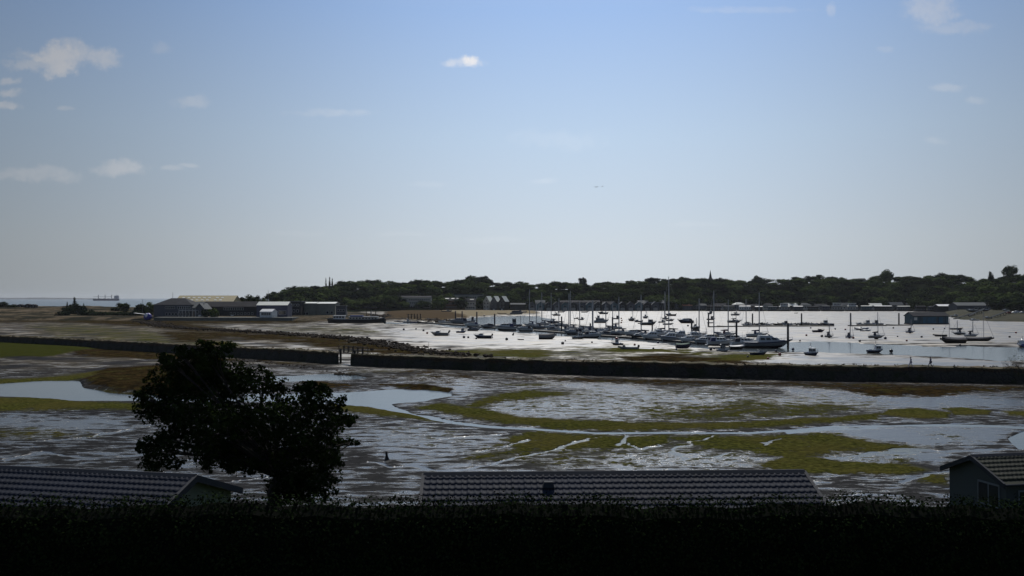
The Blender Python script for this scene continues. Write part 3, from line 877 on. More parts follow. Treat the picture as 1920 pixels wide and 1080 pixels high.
# twig clumps: tighter tufts that break up the outline
gg = np.random.default_rng(21)
tl = []
for l in lob:
    nt_ = max(3, int(13 * (l[3] * l[5]) ** .5 * 2.2))
    for i in range(nt_):
        d = gg.normal(size=3); d /= np.linalg.norm(d)
        q = gg.uniform(.8, 1.28); s_ = gg.uniform(.08, .24)
        tl.append((l[0] + d[0] * l[3] * q, l[1] + d[1] * l[4] * q, l[2] + d[2] * l[5] * q, s_, s_, s_ * .7))
v2, f2 = crown_arrays(12, tl, 24000, .07)
me = np_mesh('crown', np.concatenate([v1, v2]), np.concatenate([f1, f2 + len(v1)]), leaf_near)
link('crown', me, tree)
mb = MB()
fork = Vector((.15, 0, 2.0))
mb.tube([(0.05, 0, -.3), (0, 0, .5), (-.1, 0, 1.1), fork], [.50, .36, .31, .28], 10)
for i, l in enumerate(lob):
    e = Vector(l[:3])
    if l[3] < .3: continue
    st0 = fork
    if e.z < 3.4 and abs(e.x) > 1.6:
        up_ = [Vector(q[:3]) for q in lob if q[2] > e.z + .7]
        st0 = min(up_, key=lambda q: (q - e).length)
    m1 = st0.lerp(e, .45) + Vector((g.uniform(-.3, .3), g.uniform(-.3, .3), g.uniform(.1, .6))) * (1 if st0 is fork else .2)
    r0 = .035 + .035 * min(1, l[3])
    if st0 is not fork: r0 *= .4
    mb.tube([st0, st0.lerp(m1, .5) + Vector((0, 0, .15 if st0 is fork else 0)), m1, e], [r0 * 1.7, r0 * 1.3, r0, .02], 6)
    for k in range(3):
        d = Vector((g.uniform(-1, 1) * l[3], g.uniform(-1, 1) * l[4], g.uniform(-.8, .8) * l[5]))
        mb.tube([m1.lerp(e, .5), m1.lerp(e, .8) + d * .4, e + d], [.035, .025, .008], 4)
mb.build('trunk', bark, tree, True)
# ---------------------------------------------------------------- causeway with its sluice gap
wallm, nt, b = new_mat('weedy_stone_wall')
pos = nt.new('ShaderNodeNewGeometry').outputs['Position']
vor = nt.new('ShaderNodeTexVoronoi', feature='DISTANCE_TO_EDGE'); vor.inputs['Scale'].default_value = 1.5
nt.l.new(pos, vor.inputs['Vector'])
n1 = nt.noise(pos, .5, 4.0); n2 = nt.noise(pos, 4.0, 4.0)
zc = nt.new('ShaderNodeSeparateXYZ'); nt.l.new(pos, zc.inputs[0])
c = nt.mix(n2, (.016, .016, .014), (.055, .052, .045))
c = nt.mix(nt.step(n1, .45, .65), c, (.022, .026, .012))
zz_ = nt.math('ADD', zc.outputs[2], nt.math('MULTIPLY', n1, 1.6))
c = nt.mix(nt.step(zz_, 2.4, 2.9), c, nt.mix(n2, (.022, .014, .007), (.075, .048, .022)))
c = nt.mix(nt.step(zz_, .9, .4), c, (.026, .018, .009))
c = nt.mix(nt.step(vor.outputs['Distance'], .0, .06, 1, 0), c, (.01, .01, .009))
nt.set(b.inputs['Base Color'], c); b.inputs['Roughness'].default_value = .85
b.inputs['Specular IOR Level'].default_value = .2
nt.set(b.inputs['Normal'], nt.bump(nt.math('ADD', nt.step(vor.outputs['Distance'], 0, .12), nt.math('MULTIPLY', n2, .5)), .8, .12))
topm = mat('causeway_grass_path', (.085, .062, .034), .9, .5, .5, .06, dirt=(.04, .042, .018), spec=.15)
CW = [(-420, 618), (-200, 623), (0, 630.5), (160, 637.5), (320, 645.5), (430, 651), (560, 657.5), (635, 662)]
CE = [(658, 664.5), (720, 667), (800, 670.5), (930, 674), (1060, 677.5), (1200, 680.5), (1320, 682.8), (1500, 686.5), (1720, 689), (1920, 692.5), (2200, 698), (2500, 705)]
TOPZ = 2.4
def causeway(name, label, pts, seed):
    t = thing(name, label, 'causeway', (0, 0, 0))
    P = [at(px, py, TOPZ) for px, py in pts]
    Q = []
    for i in range(len(P) - 1):
        n = max(2, int((P[i + 1] - P[i]).length / 1.2))
        for k in range(n): Q.append(P[i].lerp(P[i + 1], k / n))
    Q.append(P[-1])
    g = np.random.default_rng(seed)
    wall, path = MB(), MB()
    rw, rp = [], []
    for i, q in enumerate(Q):
        a = Q[max(0, i - 1)]; c = Q[min(len(Q) - 1, i + 1)]
        d = (c - a).normalized(); nrm = Vector((d.y, -d.x, 0))
        if nrm.y > 0: nrm = -nrm
        gap = Q[-1] if seed == 1 else Q[0]
        vd = -Vector((gap.x, gap.y, 0)).normalized(); w_ = max(0.0, 1 - (q - gap).length / 7.0)
        nrm = nrm.lerp(vd, w_).normalized()
        j = g.normal(size=4) * .05; zt = TOPZ + j[0] + (fbm(np.array(q.x * .15), np.array(q.y * .15)) - .5) * .25
        f_ = q + nrm * (0 + j[1]); bk = q - nrm * (3.2 + j[2])
        rw.append([(f_.x + nrm.x * .9, f_.y + nrm.y * .9, -1.6), (f_.x + nrm.x * .45 + j[3], f_.y + nrm.y * .45, .9), (f_.x, f_.y, zt - .12), (bk.x, bk.y, zt - .15), (bk.x - nrm.x * 1.2, bk.y - nrm.y * 1.2, -1.6)])
        e = .02
        rp.append([(f_.x + nrm.x * e, f_.y + nrm.y * e, zt - .14), (f_.x - nrm.x * .05, f_.y - nrm.y * .05, zt + abs(j[1]) * 1.6), (f_.x - nrm.x * .7, f_.y - nrm.y * .7, zt + .10 + abs(j[3])), (q.x - nrm.x * 1.6, q.y - nrm.y * 1.6, zt + .03), (bk.x + nrm.x * .6, bk.y + nrm.y * .6, zt + .12 + abs(j[0])), (bk.x - nrm.x * e, bk.y - nrm.y * e, zt - .17)])
    wall.loft(rw); path.loft(rp)
    wall.build('wall', wallm, t); path.build('path', topm, t)
    return t, Q
cw, Qw = causeway('stone_causeway', 'long dark stone causeway wall on the seaward side of the sluice gap', CW, 1)
ce, Qe = causeway('stone_causeway', 'long dark stone causeway wall on the side of the sluice gap where two people walk', CE, 2)
def tufts(Q, label, seed):
    g = random.Random(seed); lb_ = []
    for i in range(len(Q) - 1):
        d = (Q[i + 1] - Q[i]); n = Vector((-d.y, d.x, 0)).normalized()
        if n.y < 0: n = -n
        for off in (.25, 2.9, 1.2):
            if g.random() < (.75, .8, .25)[int(off > 1) + int(off < 2 and off > 1)]:
                p = Q[i] + d * g.random() + n * (off + g.uniform(-.25, .25)); s_ = g.uniform(.14, .34)
                lb_.append((p.x, p.y, p.z + .12, s_ * 1.5, s_, s_ * g.uniform(.5, 1.0)))
    v, f = crown_arrays(seed, lb_, len(lb_) * 16, .10)
    tag(link('tussock_grass', np_mesh('tussock_grass', v, f, topm)), label, 'grass', None, 'stuff')
tufts(Qw, 'brown tussock grass along the seaward length of the causeway', 61)
tufts(Qe, 'brown tussock grass along the walkers length of the causeway', 62)
timber = mat('weathered_timber', (.06, .048, .036), .85, .4, 2.0, .01)
darkt = mat('dark_wet_timber', (.022, .019, .016), .8, .4, 2.0, .01)
# footbridge over the gap with its railing
a, c = Qw[-1], Qe[0]
d = (c - a); L = d.length; ang = math.atan2(d.y, d.x)
fb = thing('footbridge', 'small railed footbridge crossing the sluice gap in the causeway', 'footbridge', (a.x, a.y, TOPZ), ang)
MB().box2(-.4, L + .4, 1.2, 2.6, -.02, .16).build('deck', timber, fb)
for yy_ in (1.25, 2.55):
    m_ = MB()
    for x in np.linspace(-2.4, L + 2.6, 6): m_.box(x, yy_, .75, .14, .14, 1.5)
    for zz in (.8, 1.42): m_.box2(-2.4, L + 2.6, yy_ - .05, yy_ + .05, zz - .05, zz + .05)
    m_.build('railing', timber, fb)
m_ = MB()
for x in (-.5, L + .3): m_.box(x, .7, 2 - 3.2, .35, .35, 4.0)
m_.build('sluice_frame', darkt, fb)
# stones spilling from the sluice, the rubble spit beyond
stone_m = mat('weedy_rubble', (.034, .026, .019), .9, .6, .8, .05, dirt=(.012, .009, .006), spec=.05)
def rubble(name, label, spots, seed, group=None):
    g = np.random.default_rng(seed); m_ = MB()
    for (p, s) in spots:
        rx, ry, rz_ = s * g.uniform(.6, 1.3), s * g.uniform(.6, 1.3), s * g.uniform(.4, .8)
        nu = 6; rings = []
        for i in range(4):
            t = -1.2 + 2.6 * i / 3; k = max(.12, math.cos(t))
            o_ = g.uniform(0, 1)
            rings.append([(p[0] + rx * k * math.cos(6.283 * (j / nu) + o_) * g.uniform(.8, 1.2), p[1] + ry * k * math.sin(6.283 * (j / nu) + o_) * g.uniform(.8, 1.2), p[2] + rz_ * math.sin(t)) for j in range(nu)])
        m_.loft(rings)
    o = m_.build(name, stone_m)
    return tag(o, label, 'rubble', group, 'stuff')
SPIT = [(268, 603), (300, 611), (345, 616), (430, 621), (500, 624.5), (560, 629), (640, 634), (690, 641), (740, 651), (790, 660), (850, 667), (890, 671)]
spots = []
for i in range(len(SPIT) - 1):
    a, c = at(*SPIT[i]), at(*SPIT[i + 1])
    n = int((c - a).length * 5.5)
    for k in range(n):
        p = a.lerp(c, random.random()); w = 2.6
        p = p + Vector((random.gauss(0, w), random.gauss(0, w * 1.3), 0))
        q = abs(random.gauss(0, .25))
        spots.append(((p.x, p.y, max(0, .5 - q)), random.uniform(.22, .7)))
rubble('rubble_spit', 'dark curving spit of weed covered rubble beyond the causeway', spots, 3)
spots = []
for k in range(160):
    px, py = random.uniform(628, 700), random.uniform(694, 704)
    p = at(px, py - abs(px - 655) * .05); spots.append(((p.x, p.y, -.05), random.uniform(.12, .42)))
rubble('sluice_stones', 'loose dark stones spilling from the sluice gap', spots, 4)
spots = []
for k in range(420):
    px = random.uniform(440, 960); i_ = random.random()
    py = np.interp(px, [440, 640, 800, 960], [672, 694, 694, 702]) + random.uniform(-1, 9) * i_
    p = at(px, py); spots.append(((p.x, p.y, .02), random.uniform(.08, .3)))
rubble('foreshore_stones', 'scattered small stones along the foot of the causeway', spots, 5)

# ---------------------------------------------------------------- buildings
GL = mat('window_glass', (.02, .025, .03), .12, .3, 1.0)
WH = mat('white_paint', (.72, .72, .70), .5, .1, 1.0)
M_ = dict(
    grey=mat('grey_boarding', (.065, .07, .085), .7, .25, .8), tan=mat('tan_sheet_roof', (.36, .30, .15), .6, .12, .3), dark=mat('dark_cladding', (.045, .045, .048), .85, .3, .6, spec=.05),
    blue=mat('navy_cladding', (.035, .042, .085), .6, .25, .6), pale=mat('pale_sheet_roof', (.50, .52, .47), .5, .12, .4), green=mat('sage_cladding', (.18, .185, .15), .7, .2, .5),
    slate=mat('slate_roof', (.05, .052, .058), .85, .3, .6, spec=.05), render=mat('pale_render', (.36, .345, .31), .8, .15, .4), cream=mat('cream_render', (.42, .40, .36), .8, .15, .4),
    brick=mat('brown_brick', (.15, .085, .06), .85, .3, 1.5), conc=mat('sea_wall_concrete', (.12, .125, .11), .85, .35, .3, .05), orange=mat('orange_tiles', (.35, .13, .06), .7, .2, .6),
    teal=mat('teal_boarding', (.07, .13, .15), .65, .25, .7), sky=mat('sky_light_sheet', (.75, .74, .66), .4, .08, 1.0), lead=mat('lead_flashing', (.11, .12, .125), .8, .2, .8, spec=.08),
    timber=timber, white=WH, glass=GL)

def building(name, label, loc, rz, w, d, h, roof, rh, mw, mr, wins=(), cat='building', over=.35, skylights=(), gable=False, door=None, chimney=None, extra=None):
    """w along local x (faces the camera on the -y side), d deep, h eaves height"""
    t = thing(name, label, cat, loc, rz)
    wl = MB().box2(-w / 2, w / 2, 0, d, -1.2, h)
    if roof == 'gable_x': wl.prism_x([(0.02, h - .02), (d - .02, h - .02), (d / 2, h + rh - .06)], -w / 2, w / 2)
    if roof == 'gable_y': wl.prism([(-w / 2 + .02, h - .02), (w / 2 - .02, h - .02), (0, h + rh - .06)], 0.0, d)
    walls = wl.build('wall', M_[mw], t)
    rf = MB(); o_ = over
    if roof == 'gable_x':
        s = rh / (d / 2); e = h - s * o_
        rf.prism_x([(-o_, e), (d / 2, h + rh), (d + o_, e), (d + o_, e + .18), (d / 2, h + rh + .2), (-o_, e + .18)], -w / 2 - o_, w / 2 + o_)
    elif roof == 'gable_y':
        s = rh / (w / 2); e = h - s * o_
        rf.prism([(-w / 2 - o_, e), (0, h + rh), (w / 2 + o_, e), (w / 2 + o_, e + .18), (0, h + rh + .2), (-w / 2 - o_, e + .18)], -o_, d + o_)
    elif roof == 'hip':
        q = min(w, d) / 2
        rf.loft([[(-w / 2 - o_, -o_, h), (w / 2 + o_, -o_, h), (w / 2 + o_, d + o_, h), (-w / 2 - o_, d + o_, h)], [(-w / 2 + q * .8, d * .45, h + rh), (w / 2 - q * .8, d * .45, h + rh), (w / 2 - q * .8, d * .55, h + rh), (-w / 2 + q * .8, d * .55, h + rh)]])
    else:
        rf.box2(-w / 2 - o_, w / 2 + o_, -o_, d + o_, h, h + max(.25, rh))
    r = rf.build('roof', M_[mr], t)
    for (x, z, ww, hh) in wins:
        f = MB().box2(x - ww / 2 - .09, x + ww / 2 + .09, -.07, .05, z - hh / 2 - .09, z + hh / 2 + .09).build('window', WH, t)
        MB().box2(x - ww / 2, x + ww / 2, -.09, -.02, z - hh / 2, z + hh / 2).build('pane', GL, f)
    if door:
        x, ww, hh = door
        MB().box2(x - ww / 2, x + ww / 2, -.06, .05, 0, hh).build('door', M_['white'] if mw != 'white' else M_['blue'], t)
    for (x, fr, ww, ll) in skylights:      # on the near slope of a gable_x / hip roof, fr = 0 eaves .. 1 ridge
        y = fr * d / 2 * .9; z = h + rh * fr * .9 + .28 if roof == 'gable_x' else h + rh * fr * .9 + .1
        s = math.atan2(rh, d / 2); c_, s_ = math.cos(s), math.sin(s)
        mbb = MB(); vs = []
        for dz_ in (-.05, .08):
            for (a_, b_) in ((-ww / 2, -ll / 2), (ww / 2, -ll / 2), (ww / 2, ll / 2), (-ww / 2, ll / 2)):
                vs.append((x + a_, y + b_ * c_ - dz_ * s_, z + b_ * s_ + dz_ * c_))
        mbb.add(vs, [(3, 2, 1, 0), (4, 5, 6, 7), (0, 1, 5, 4), (1, 2, 6, 5), (2, 3, 7, 6), (3, 0, 4, 7)])
        mbb.build('skylight', M_['sky'], r)
    if chimney is not None:
        MB().box(chimney, d / 2, h + rh + .6, .9, .7, 1.8).build('chimney', M_['brick'], r)
    return t

def bld(name, label, px0, px1, D, py_base, py_eave, py_ridge, depth, roof, mw, mr, rz=0.0, **kw):
    base = at_depth((px0 + px1) / 2, py_base, D)
    k = D / F
    w = (px1 - px0) * k
    h = (py_base - py_eave) * k; rh = (py_eave - py_ridge) * k
    wl = kw.pop('winrow', None)
    wins = []
    if wl:
        for (fx0, fx1, n, pyc, ww, hh) in wl:
            for i in range(n):
                x = (-.5 + fx0 + (fx1 - fx0) * (i + .5) / n) * w
                wins.append((x, (py_base - pyc) * k, ww, hh))
    return building(name, label, base, rz, w, depth, h, roof, max(rh, .1), mw, mr, wins, **kw)

# --- on the dune land
cl = bld('clubhouse', 'grey hipped clubhouse with roof lights on the quay', 288, 360, 575, 597, 571.5, 559, 20, 'hip', 'grey', 'slate',
    winrow=[(.30, .55, 5, 577, 1.1, 1.3), (.62, .95, 6, 577, 1.1, 1.5), (.3, .95, 8, 589, 1.3, 1.6)], skylights=[(-4.5, .5, 1.6, 1.6), (.8, .62, 2.6, 1.2), (3.9, .45, 1.6, 1.6)], chimney=None)
k = 575 / F
m_ = MB(); m_.box2(5.0, 16.0, -3.2, 0, 4.9, 5.1)
for x in np.linspace(5.1, 15.9, 6): m_.box(x, -3.1, 2.5, .16, .16, 5.0); m_.box(x, -3.1, 5.6, .08, .08, 1.0)
m_.box2(5.0, 16.0, -3.15, -3.05, 6.05, 6.15); m_.build('balcony', WH, cl)
m_ = MB(); m_.prism_x([(-1.0, 6.6), (8, 10.6), (8, 10.9), (-1.0, 6.9)], 12.4, 18.5); m_.build('porch_roof', M_['lead'], cl)
building('clubhouse_annexe', 'low grey annexe with white gable edge joined to the clubhouse', at_depth(374, 597, 574), 0, 6.4, 14, 6.2, 'gable_y', 3.4, 'grey', 'lead', [(-1.4, 4.2, 1.6, 1.4), (1.4, 4.2, 1.6, 1.4)], door=(0, 1.6, 2.2))
bld('boat_shed', 'large tan roofed boat shed with two rows of roof lights', 327, 436, 660, 594, 567, 554.5, 22, 'gable_x', 'tan', 'tan', over=.3,
    skylights=[(-17.5 + 3.9 * i + (2.0 if i > 5 else 0), .74, 1.9, 1.6) for i in range(8)] + [(-10.0 + 3.9 * i + (2.0 if i > 3 else 0), .34, 1.9, 1.6) for i in range(6)])
bld('workshop', 'long low dark building with a window strip on the quay', 366, 482, 590, 597, 575, 565.8, 14, 'gable_x', 'dark', 'dark',
    winrow=[(.46, .78, 9, 579, 1.3, 1.5), (.2, .4, 4, 589, 1.2, 1.5), (.55, .95, 7, 588, 1.1, 1.3)], door=(4, 1.8, 2.3))
bld('sail_loft', 'navy blue shed with pale sheet roof at the quay end', 481, 539, 566, 598, 572.5, 566.2, 12, 'gable_x', 'blue', 'pale', winrow=[(.72, .95, 3, 586, 1.5, 2.2)], over=.2)
bld('marquee', 'small white gabled marquee in front of the navy blue shed', 486, 511, 552, 593, 584.5, 580, 7, 'gable_x', 'white', 'white', rz=R(-12), winrow=[(.12, .9, 5, 588.5, .9, 1.6)], cat='marquee', over=.15)
bld('flat_roofed_store', 'dark flat roofed store with balcony behind the navy blue shed', 538, 564, 610, 594, 566, 564.6, 14, 'flat', 'dark', 'lead', winrow=[(.1, .9, 4, 572, 1.2, 1.4), (.1, .9, 3, 583, 1.4, 1.6)])
bld('boat_store', 'sage green sheet shed with low pale roof beside the dark store', 565, 592, 620, 594, 569, 566.8, 16, 'gable_x', 'green', 'pale', winrow=[(.1, .5, 2, 588, 1.6, 1.8)], over=.2)
bld('boat_store', 'wide sage green shed with low pale roof nearest the moored barge', 592, 628, 622, 594, 569.5, 566.8, 18, 'gable_x', 'green', 'pale', winrow=[(.5, .95, 2, 586, 1.6, 1.8)], over=.2)
bld('quay_hut', 'small flat roofed hut on the quay beside the sage green sheds', 630, 648, 600, 594, 574.5, 573, 5, 'flat', 'grey', 'lead', winrow=[(.1, .9, 3, 582, 1.2, 1.3)])
hut = thing('pier_shelter', 'dark open shelter on posts at the head of the jetty', 'shelter', at_depth(695, 594, 585))
m_ = MB()
for x in (-3, 0, 3):
    for y in (0, 3): m_.box(x, y, 2.6, .22, .22, 7.2)
m_.build('post', darkt, hut); MB().box2(-3.8, 3.8, -.6, 3.8, 5.7, 6.4).build('roof', M_['dark'], hut)
# quay wall, sea wall rail
q0, q1 = at_depth(288, 596, 553), at_depth(548, 596, 548)
mq = MB(); mq.prism_z([(q0.x, q0.y), (q1.x, q1.y), (q1.x + 1, q1.y + 16), (q0.x - 1, q0.y + 16)], -.8, 2.2)
qo = thing('sea_wall', 'low greenish concrete sea wall in front of the clubhouse', 'wall', (0, 0, 0))
mq.build('wall', M_['conc'], qo)
m_ = MB()
for i in range(40):
    p = q0.lerp(q1, (i + .5) / 40); m_.box(p.x, p.y + .4, 2.7, .08, .08, 1.1)
m_.tube([(q0.x, q0.y + .4, 3.2), (q1.x, q1.y + .4, 3.2)], .05); m_.build('railing', M_['lead'], qo)
# little huts on the dune crest
for i, (px, w, lb) in enumerate(((24, 8, 'small dark beach hut at the seaward end of the four on the dune'), (37, 11, 'wide low beach hut, second of the four on the dune'), (51, 10, 'tallest beach hut of the four on the dune'), (62, 8, 'square beach hut nearest the ship of the four on the dune'))):
    D = 705; p = at_depth(px, 577.5, D); k = D / F
    building('beach_hut', lb, p, 0, w * k, 4, (7.0 if i != 2 else 8.0) * k * .72, 'gable_y', .7, 'dark', 'slate', [(0, 1.4, .9, .9)], cat='hut', over=.15)
# blue tent and white awning beside the bush
tt = thing('dome_tent', 'bright blue and white dome tent at the edge of the dune scrub', 'tent', at_depth(277, 596.5, 562))
blue_t = mat('blue_canvas', (.03, .035, .30), .5, .15, 1.0)
m_ = MB(); m_.ball((0, 0, .9), 2.6, 2.0, 2.4, 12, 6); m_.build('canvas', blue_t, tt, True)
m_ = MB(); m_.ball((-.3, -.85, 1.5), 1.2, 1.4, 1.6, 10, 5); m_.build('door_panel', WH, tt, True)
aw = thing('awning', 'small white awning on poles beside the blue tent', 'awning', at_depth(263, 597, 566))
m_ = MB(); m_.loft([[(-3.6, -1.5, 3.4), (3.2, -1.5, 2.6), (3.2, 1.5, 2.6), (-3.6, 1.5, 3.4)], [(-3.6, -1.5, 3.5), (3.2, -1.5, 2.7), (3.2, 1.5, 2.7), (-3.6, 1.5, 3.5)]]); m_.build('canopy', WH, aw)
for x, y in ((-3.2, -1.3), (2.9, -1.3), (-3.2, 1.3), (2.9, 1.3)):
    MB().box(x, y, 1.2, .1, .1, 3.4).build('pole', M_['lead'], aw)
# flag poles on the land
for px, p0, p1, D, lb in ((267, 561, 588, 600, 'thin pole standing among the trees beside the clubhouse'), (324, 548, 562, 590, 'thin aerial mast behind the clubhouse roof'), (503, 544, 567, 610, 'thin pole rising behind the navy blue shed')):
    a, c = at_depth(px, p1 + 6, D), at_depth(px, p0, D)
    tag(MB().tube([a, c], [.14, .09]).build('pole', M_['lead']), lb, 'pole')

# --- the village shore, about a kilometre away
VZ = 583.5
VD = 985
bld('terrace_house', 'three storey white balconied terrace above the sandy spit', 748, 808, 1000, 583, 558, 555, 12, 'gable_x', 'render', 'slate', winrow=[(.3, .97, 10, 562, 1.6, 1.5), (.2, .97, 12, 568, 1.6, 1.5), (.05, .97, 12, 575, 1.6, 1.6)])
bld('shore_house', 'pale shore house with shallow slate roof next to the balconied terrace', 766, 792, 1030, 580, 557.5, 553.5, 12, 'hip', 'cream', 'slate', winrow=[(.1, .9, 5, 563, 1.5, 1.5)])
bld('terrace_house', 'low brown terrace with white roof lights behind the beach', 832, 872, 1000, 583, 563.5, 558.5, 12, 'gable_x', 'brick', 'slate', skylights=[(-8.5, .75, 4.2, 1.2), (-2, .75, 3.6, 1.2), (3.5, .75, 2.4, 1.2)], winrow=[(.05, .95, 9, 569, 1.4, 1.5), (.05, .95, 9, 576, 1.4, 1.6)])
bld('flat_block', 'long pale flat roofed block of flats on the slope above the beach', 846, 905, 1060, 572, 553.5, 551.8, 14, 'flat', 'render', 'lead', winrow=[(.25, .8, 8, 557.5, 1.8, 1.5), (.1, .95, 10, 565, 1.8, 1.5)])
bld('shore_house', 'pale rendered house with white roof light beside the gabled houses', 872, 892, 1000, 583, 566, 559.5, 12, 'gable_x', 'cream', 'slate', skylights=[(1.5, .7, 4.5, 1.3)], winrow=[(.2, .9, 3, 569.5, 1.6, 1.6), (.1, .9, 4, 577, 1.8, 1.8)])
for i, (px, lb, mw) in enumerate(((912, 'white walled gabled house, first of three facing the harbour', 'cream'), (926, 'middle of the three gabled houses facing the harbour', 'grey'), (941, 'dark gabled house, last of three facing the harbour', 'dark'))):
    D = 1000 - 6 * i; p = at_depth(px, 583, D); k = D / F
    building('gabled_house', lb, p, R(-24), 12.5 * k, 11, 18 * k, 'gable_y', 9.5 * k, mw, 'pale', [(-2.0, 8.4, 1.5, 1.7), (1.8, 8.4, 1.5, 1.7), (-2.0, 4.6, 1.5, 1.7), (1.8, 4.6, 1.5, 1.7), (0, 11.5, 1.3, 1.3)], door=(0, 1.4, 2.3), cat='house', over=.3)
bld('open_shed', 'long low dark shed with thin light roof between gabled houses and boathouses', 957, 985, 990, 583, 571, 568.5, 9, 'gable_x', 'dark', 'lead', over=.3)
bld('hillside_house', 'bright white house gleaming among the hillside trees', 949, 957, 1100, 556, 550.5, 547.5, 8, 'gable_x', 'white', 'white', winrow=[(.2, .8, 2, 553, 1.2, 1.2)], cat='house')
bld('hillside_house', 'grey roofed house half hidden in trees above the sandy spit', 640, 672, 1040, 571, 561, 553, 14, 'gable_x', 'grey', 'slate', rz=R(10), winrow=[(.2, .8, 4, 565, 1.5, 1.5)], cat='house')
bld('hillside_house', 'flat topped house on the skyline west of the round tree', 990, 1001, 1200, 545, 536, 533.5, 9, 'gable_x', 'cream', 'slate', winrow=[(.2, .8, 3, 539, 1.2, 1.2)], cat='house')
bld('hillside_house', 'small house with slate roof on the skyline above the houseboats', 1612, 1624, 1200, 535, 525.5, 522, 9, 'gable_x', 'cream', 'slate', winrow=[(.2, .8, 3, 528, 1.2, 1.2)], cat='house')
tag(MB().prism_z([((-1100) * .55, 1006), (480, 1006), (480, 1030), (-605, 1030)], -1, 1.9).build('village_quay', M_['dark']), kind='structure')
bld('long_house', 'long grey roofed house behind the western boathouses', 1050, 1125, 1010, 583, 567, 563.5, 12, 'gable_x', 'grey', 'slate', winrow=[(.05, .95, 11, 571, 1.5, 1.5)])
bld('long_house', 'grey gabled house behind the middle boathouses', 1130, 1152, 1010, 583, 570, 565.5, 12, 'gable_x', 'render', 'slate', winrow=[(.1, .9, 4, 573, 1.5, 1.5)])
bld('long_house', 'low pale roofed house just inland of the first boathouses', 1004, 1022, 1010, 583, 567.5, 563, 10, 'gable_x', 'render', 'lead', winrow=[(.1, .9, 3, 571, 1.5, 1.5)])
bld('boat_shed', 'long grey roofed shed behind the eastern boathouses', 1197, 1246, 1010, 583, 568.5, 563.5, 14, 'gable_x', 'dark', 'lead', over=.3)
n = 16
ordn = ['first', 'second', 'third', 'fourth', 'fifth', 'sixth', 'seventh', 'eighth', 'eighth', 'seventh', 'sixth', 'fifth', 'fourth', 'third', 'second', 'first']
for i in range(n):
    px = 998 + i * 15.4; D = 990; k = D / F
    lb = 'gabled boathouse, %s from the %s end of the shore row' % (ordn[i], 'beach' if i < 8 else 'orange roof')
    o = building('boathouse', lb, at_depth(px, 583.5, D), R(random.uniform(-4, 4)), 14.6 * k, 9, 12.0 * k, 'gable_y', (5 + random.random()) * k, ('grey', 'teal', 'dark')[i % 3], ('slate', 'lead')[i % 2], [(0, 5.4, 3.2, 1.6)], cat='boathouse', over=.35)
    o['group'] = 'boathouses along the far shore'
    MB().box2(-2.4, 2.4, -.05, .05, .4, 3.6).build('front_panel', M_['render'], o)
bld('orange_roof_hut', 'small hut with orange tiled roof past the boathouses', 1281, 1298, 1000, 583, 573.5, 570, 8, 'gable_x', 'grey', 'orange', winrow=[(.1, .9, 2, 577, 1.5, 1.5)], cat='hut')
bld('shore_house', 'slate roofed house inland of the orange roofed hut', 1266, 1284, 1012, 583, 570.5, 566, 9, 'gable_x', 'grey', 'slate', winrow=[(.1, .9, 3, 575, 1.5, 1.5)])
bld('shore_house', 'long low house with pale roof east of the orange roofed hut', 1298, 1325, 1008, 583, 573, 569.5, 9, 'gable_x', 'grey', 'lead', winrow=[(.1, .9, 5, 577, 1.5, 1.5)])
for px, w, ye, yr, mw, mr, lb in ((1350, 22, 573, 569, 'render', 'slate', 'small gabled house inland of the sage green houseboat'), (1388, 20, 571, 567, 'grey', 'pale', 'house with a light roof inland of the white roofed houseboat'), (1412, 24, 574, 570.5, 'brick', 'slate', 'brown house inland of the small dark houseboat'), (1440, 18, 572, 568, 'cream', 'slate', 'cream house between two far masts on the shore'),
    (1484, 24, 573, 568.5, 'dark', 'pale', 'dark house with a light roof inland of the grey houseboat'), (1512, 20, 572, 568, 'render', 'lead', 'pale house inland of the long dark houseboat'), (1540, 22, 574, 570, 'grey', 'slate', 'grey house inland of the navy houseboat'), (1586, 26, 573, 568, 'cream', 'lead', 'cream house inland of the two storey houseboat'),
    (1612, 20, 572, 567.5, 'grey', 'slate', 'grey house just behind the cream houseboat'), (1642, 22, 573, 569, 'render', 'pale', 'pale house at the start of the thin white roof'), (1682, 24, 572, 567, 'dark', 'lead', 'dark house inland of the peaked pale roof'), (1712, 22, 573, 568.5, 'brick', 'slate', 'brown house inland of the blue floating shed')):
    bld('shore_house', lb, px - w / 2, px + w / 2, 1004, 583, ye, yr, 9, 'gable_x' if w > 21 else 'hip', mw, mr, rz=R((px * 7) % 30 - 15), winrow=[(.1, .9, 4, ye + 4, 1.5, 1.5)], cat='house')
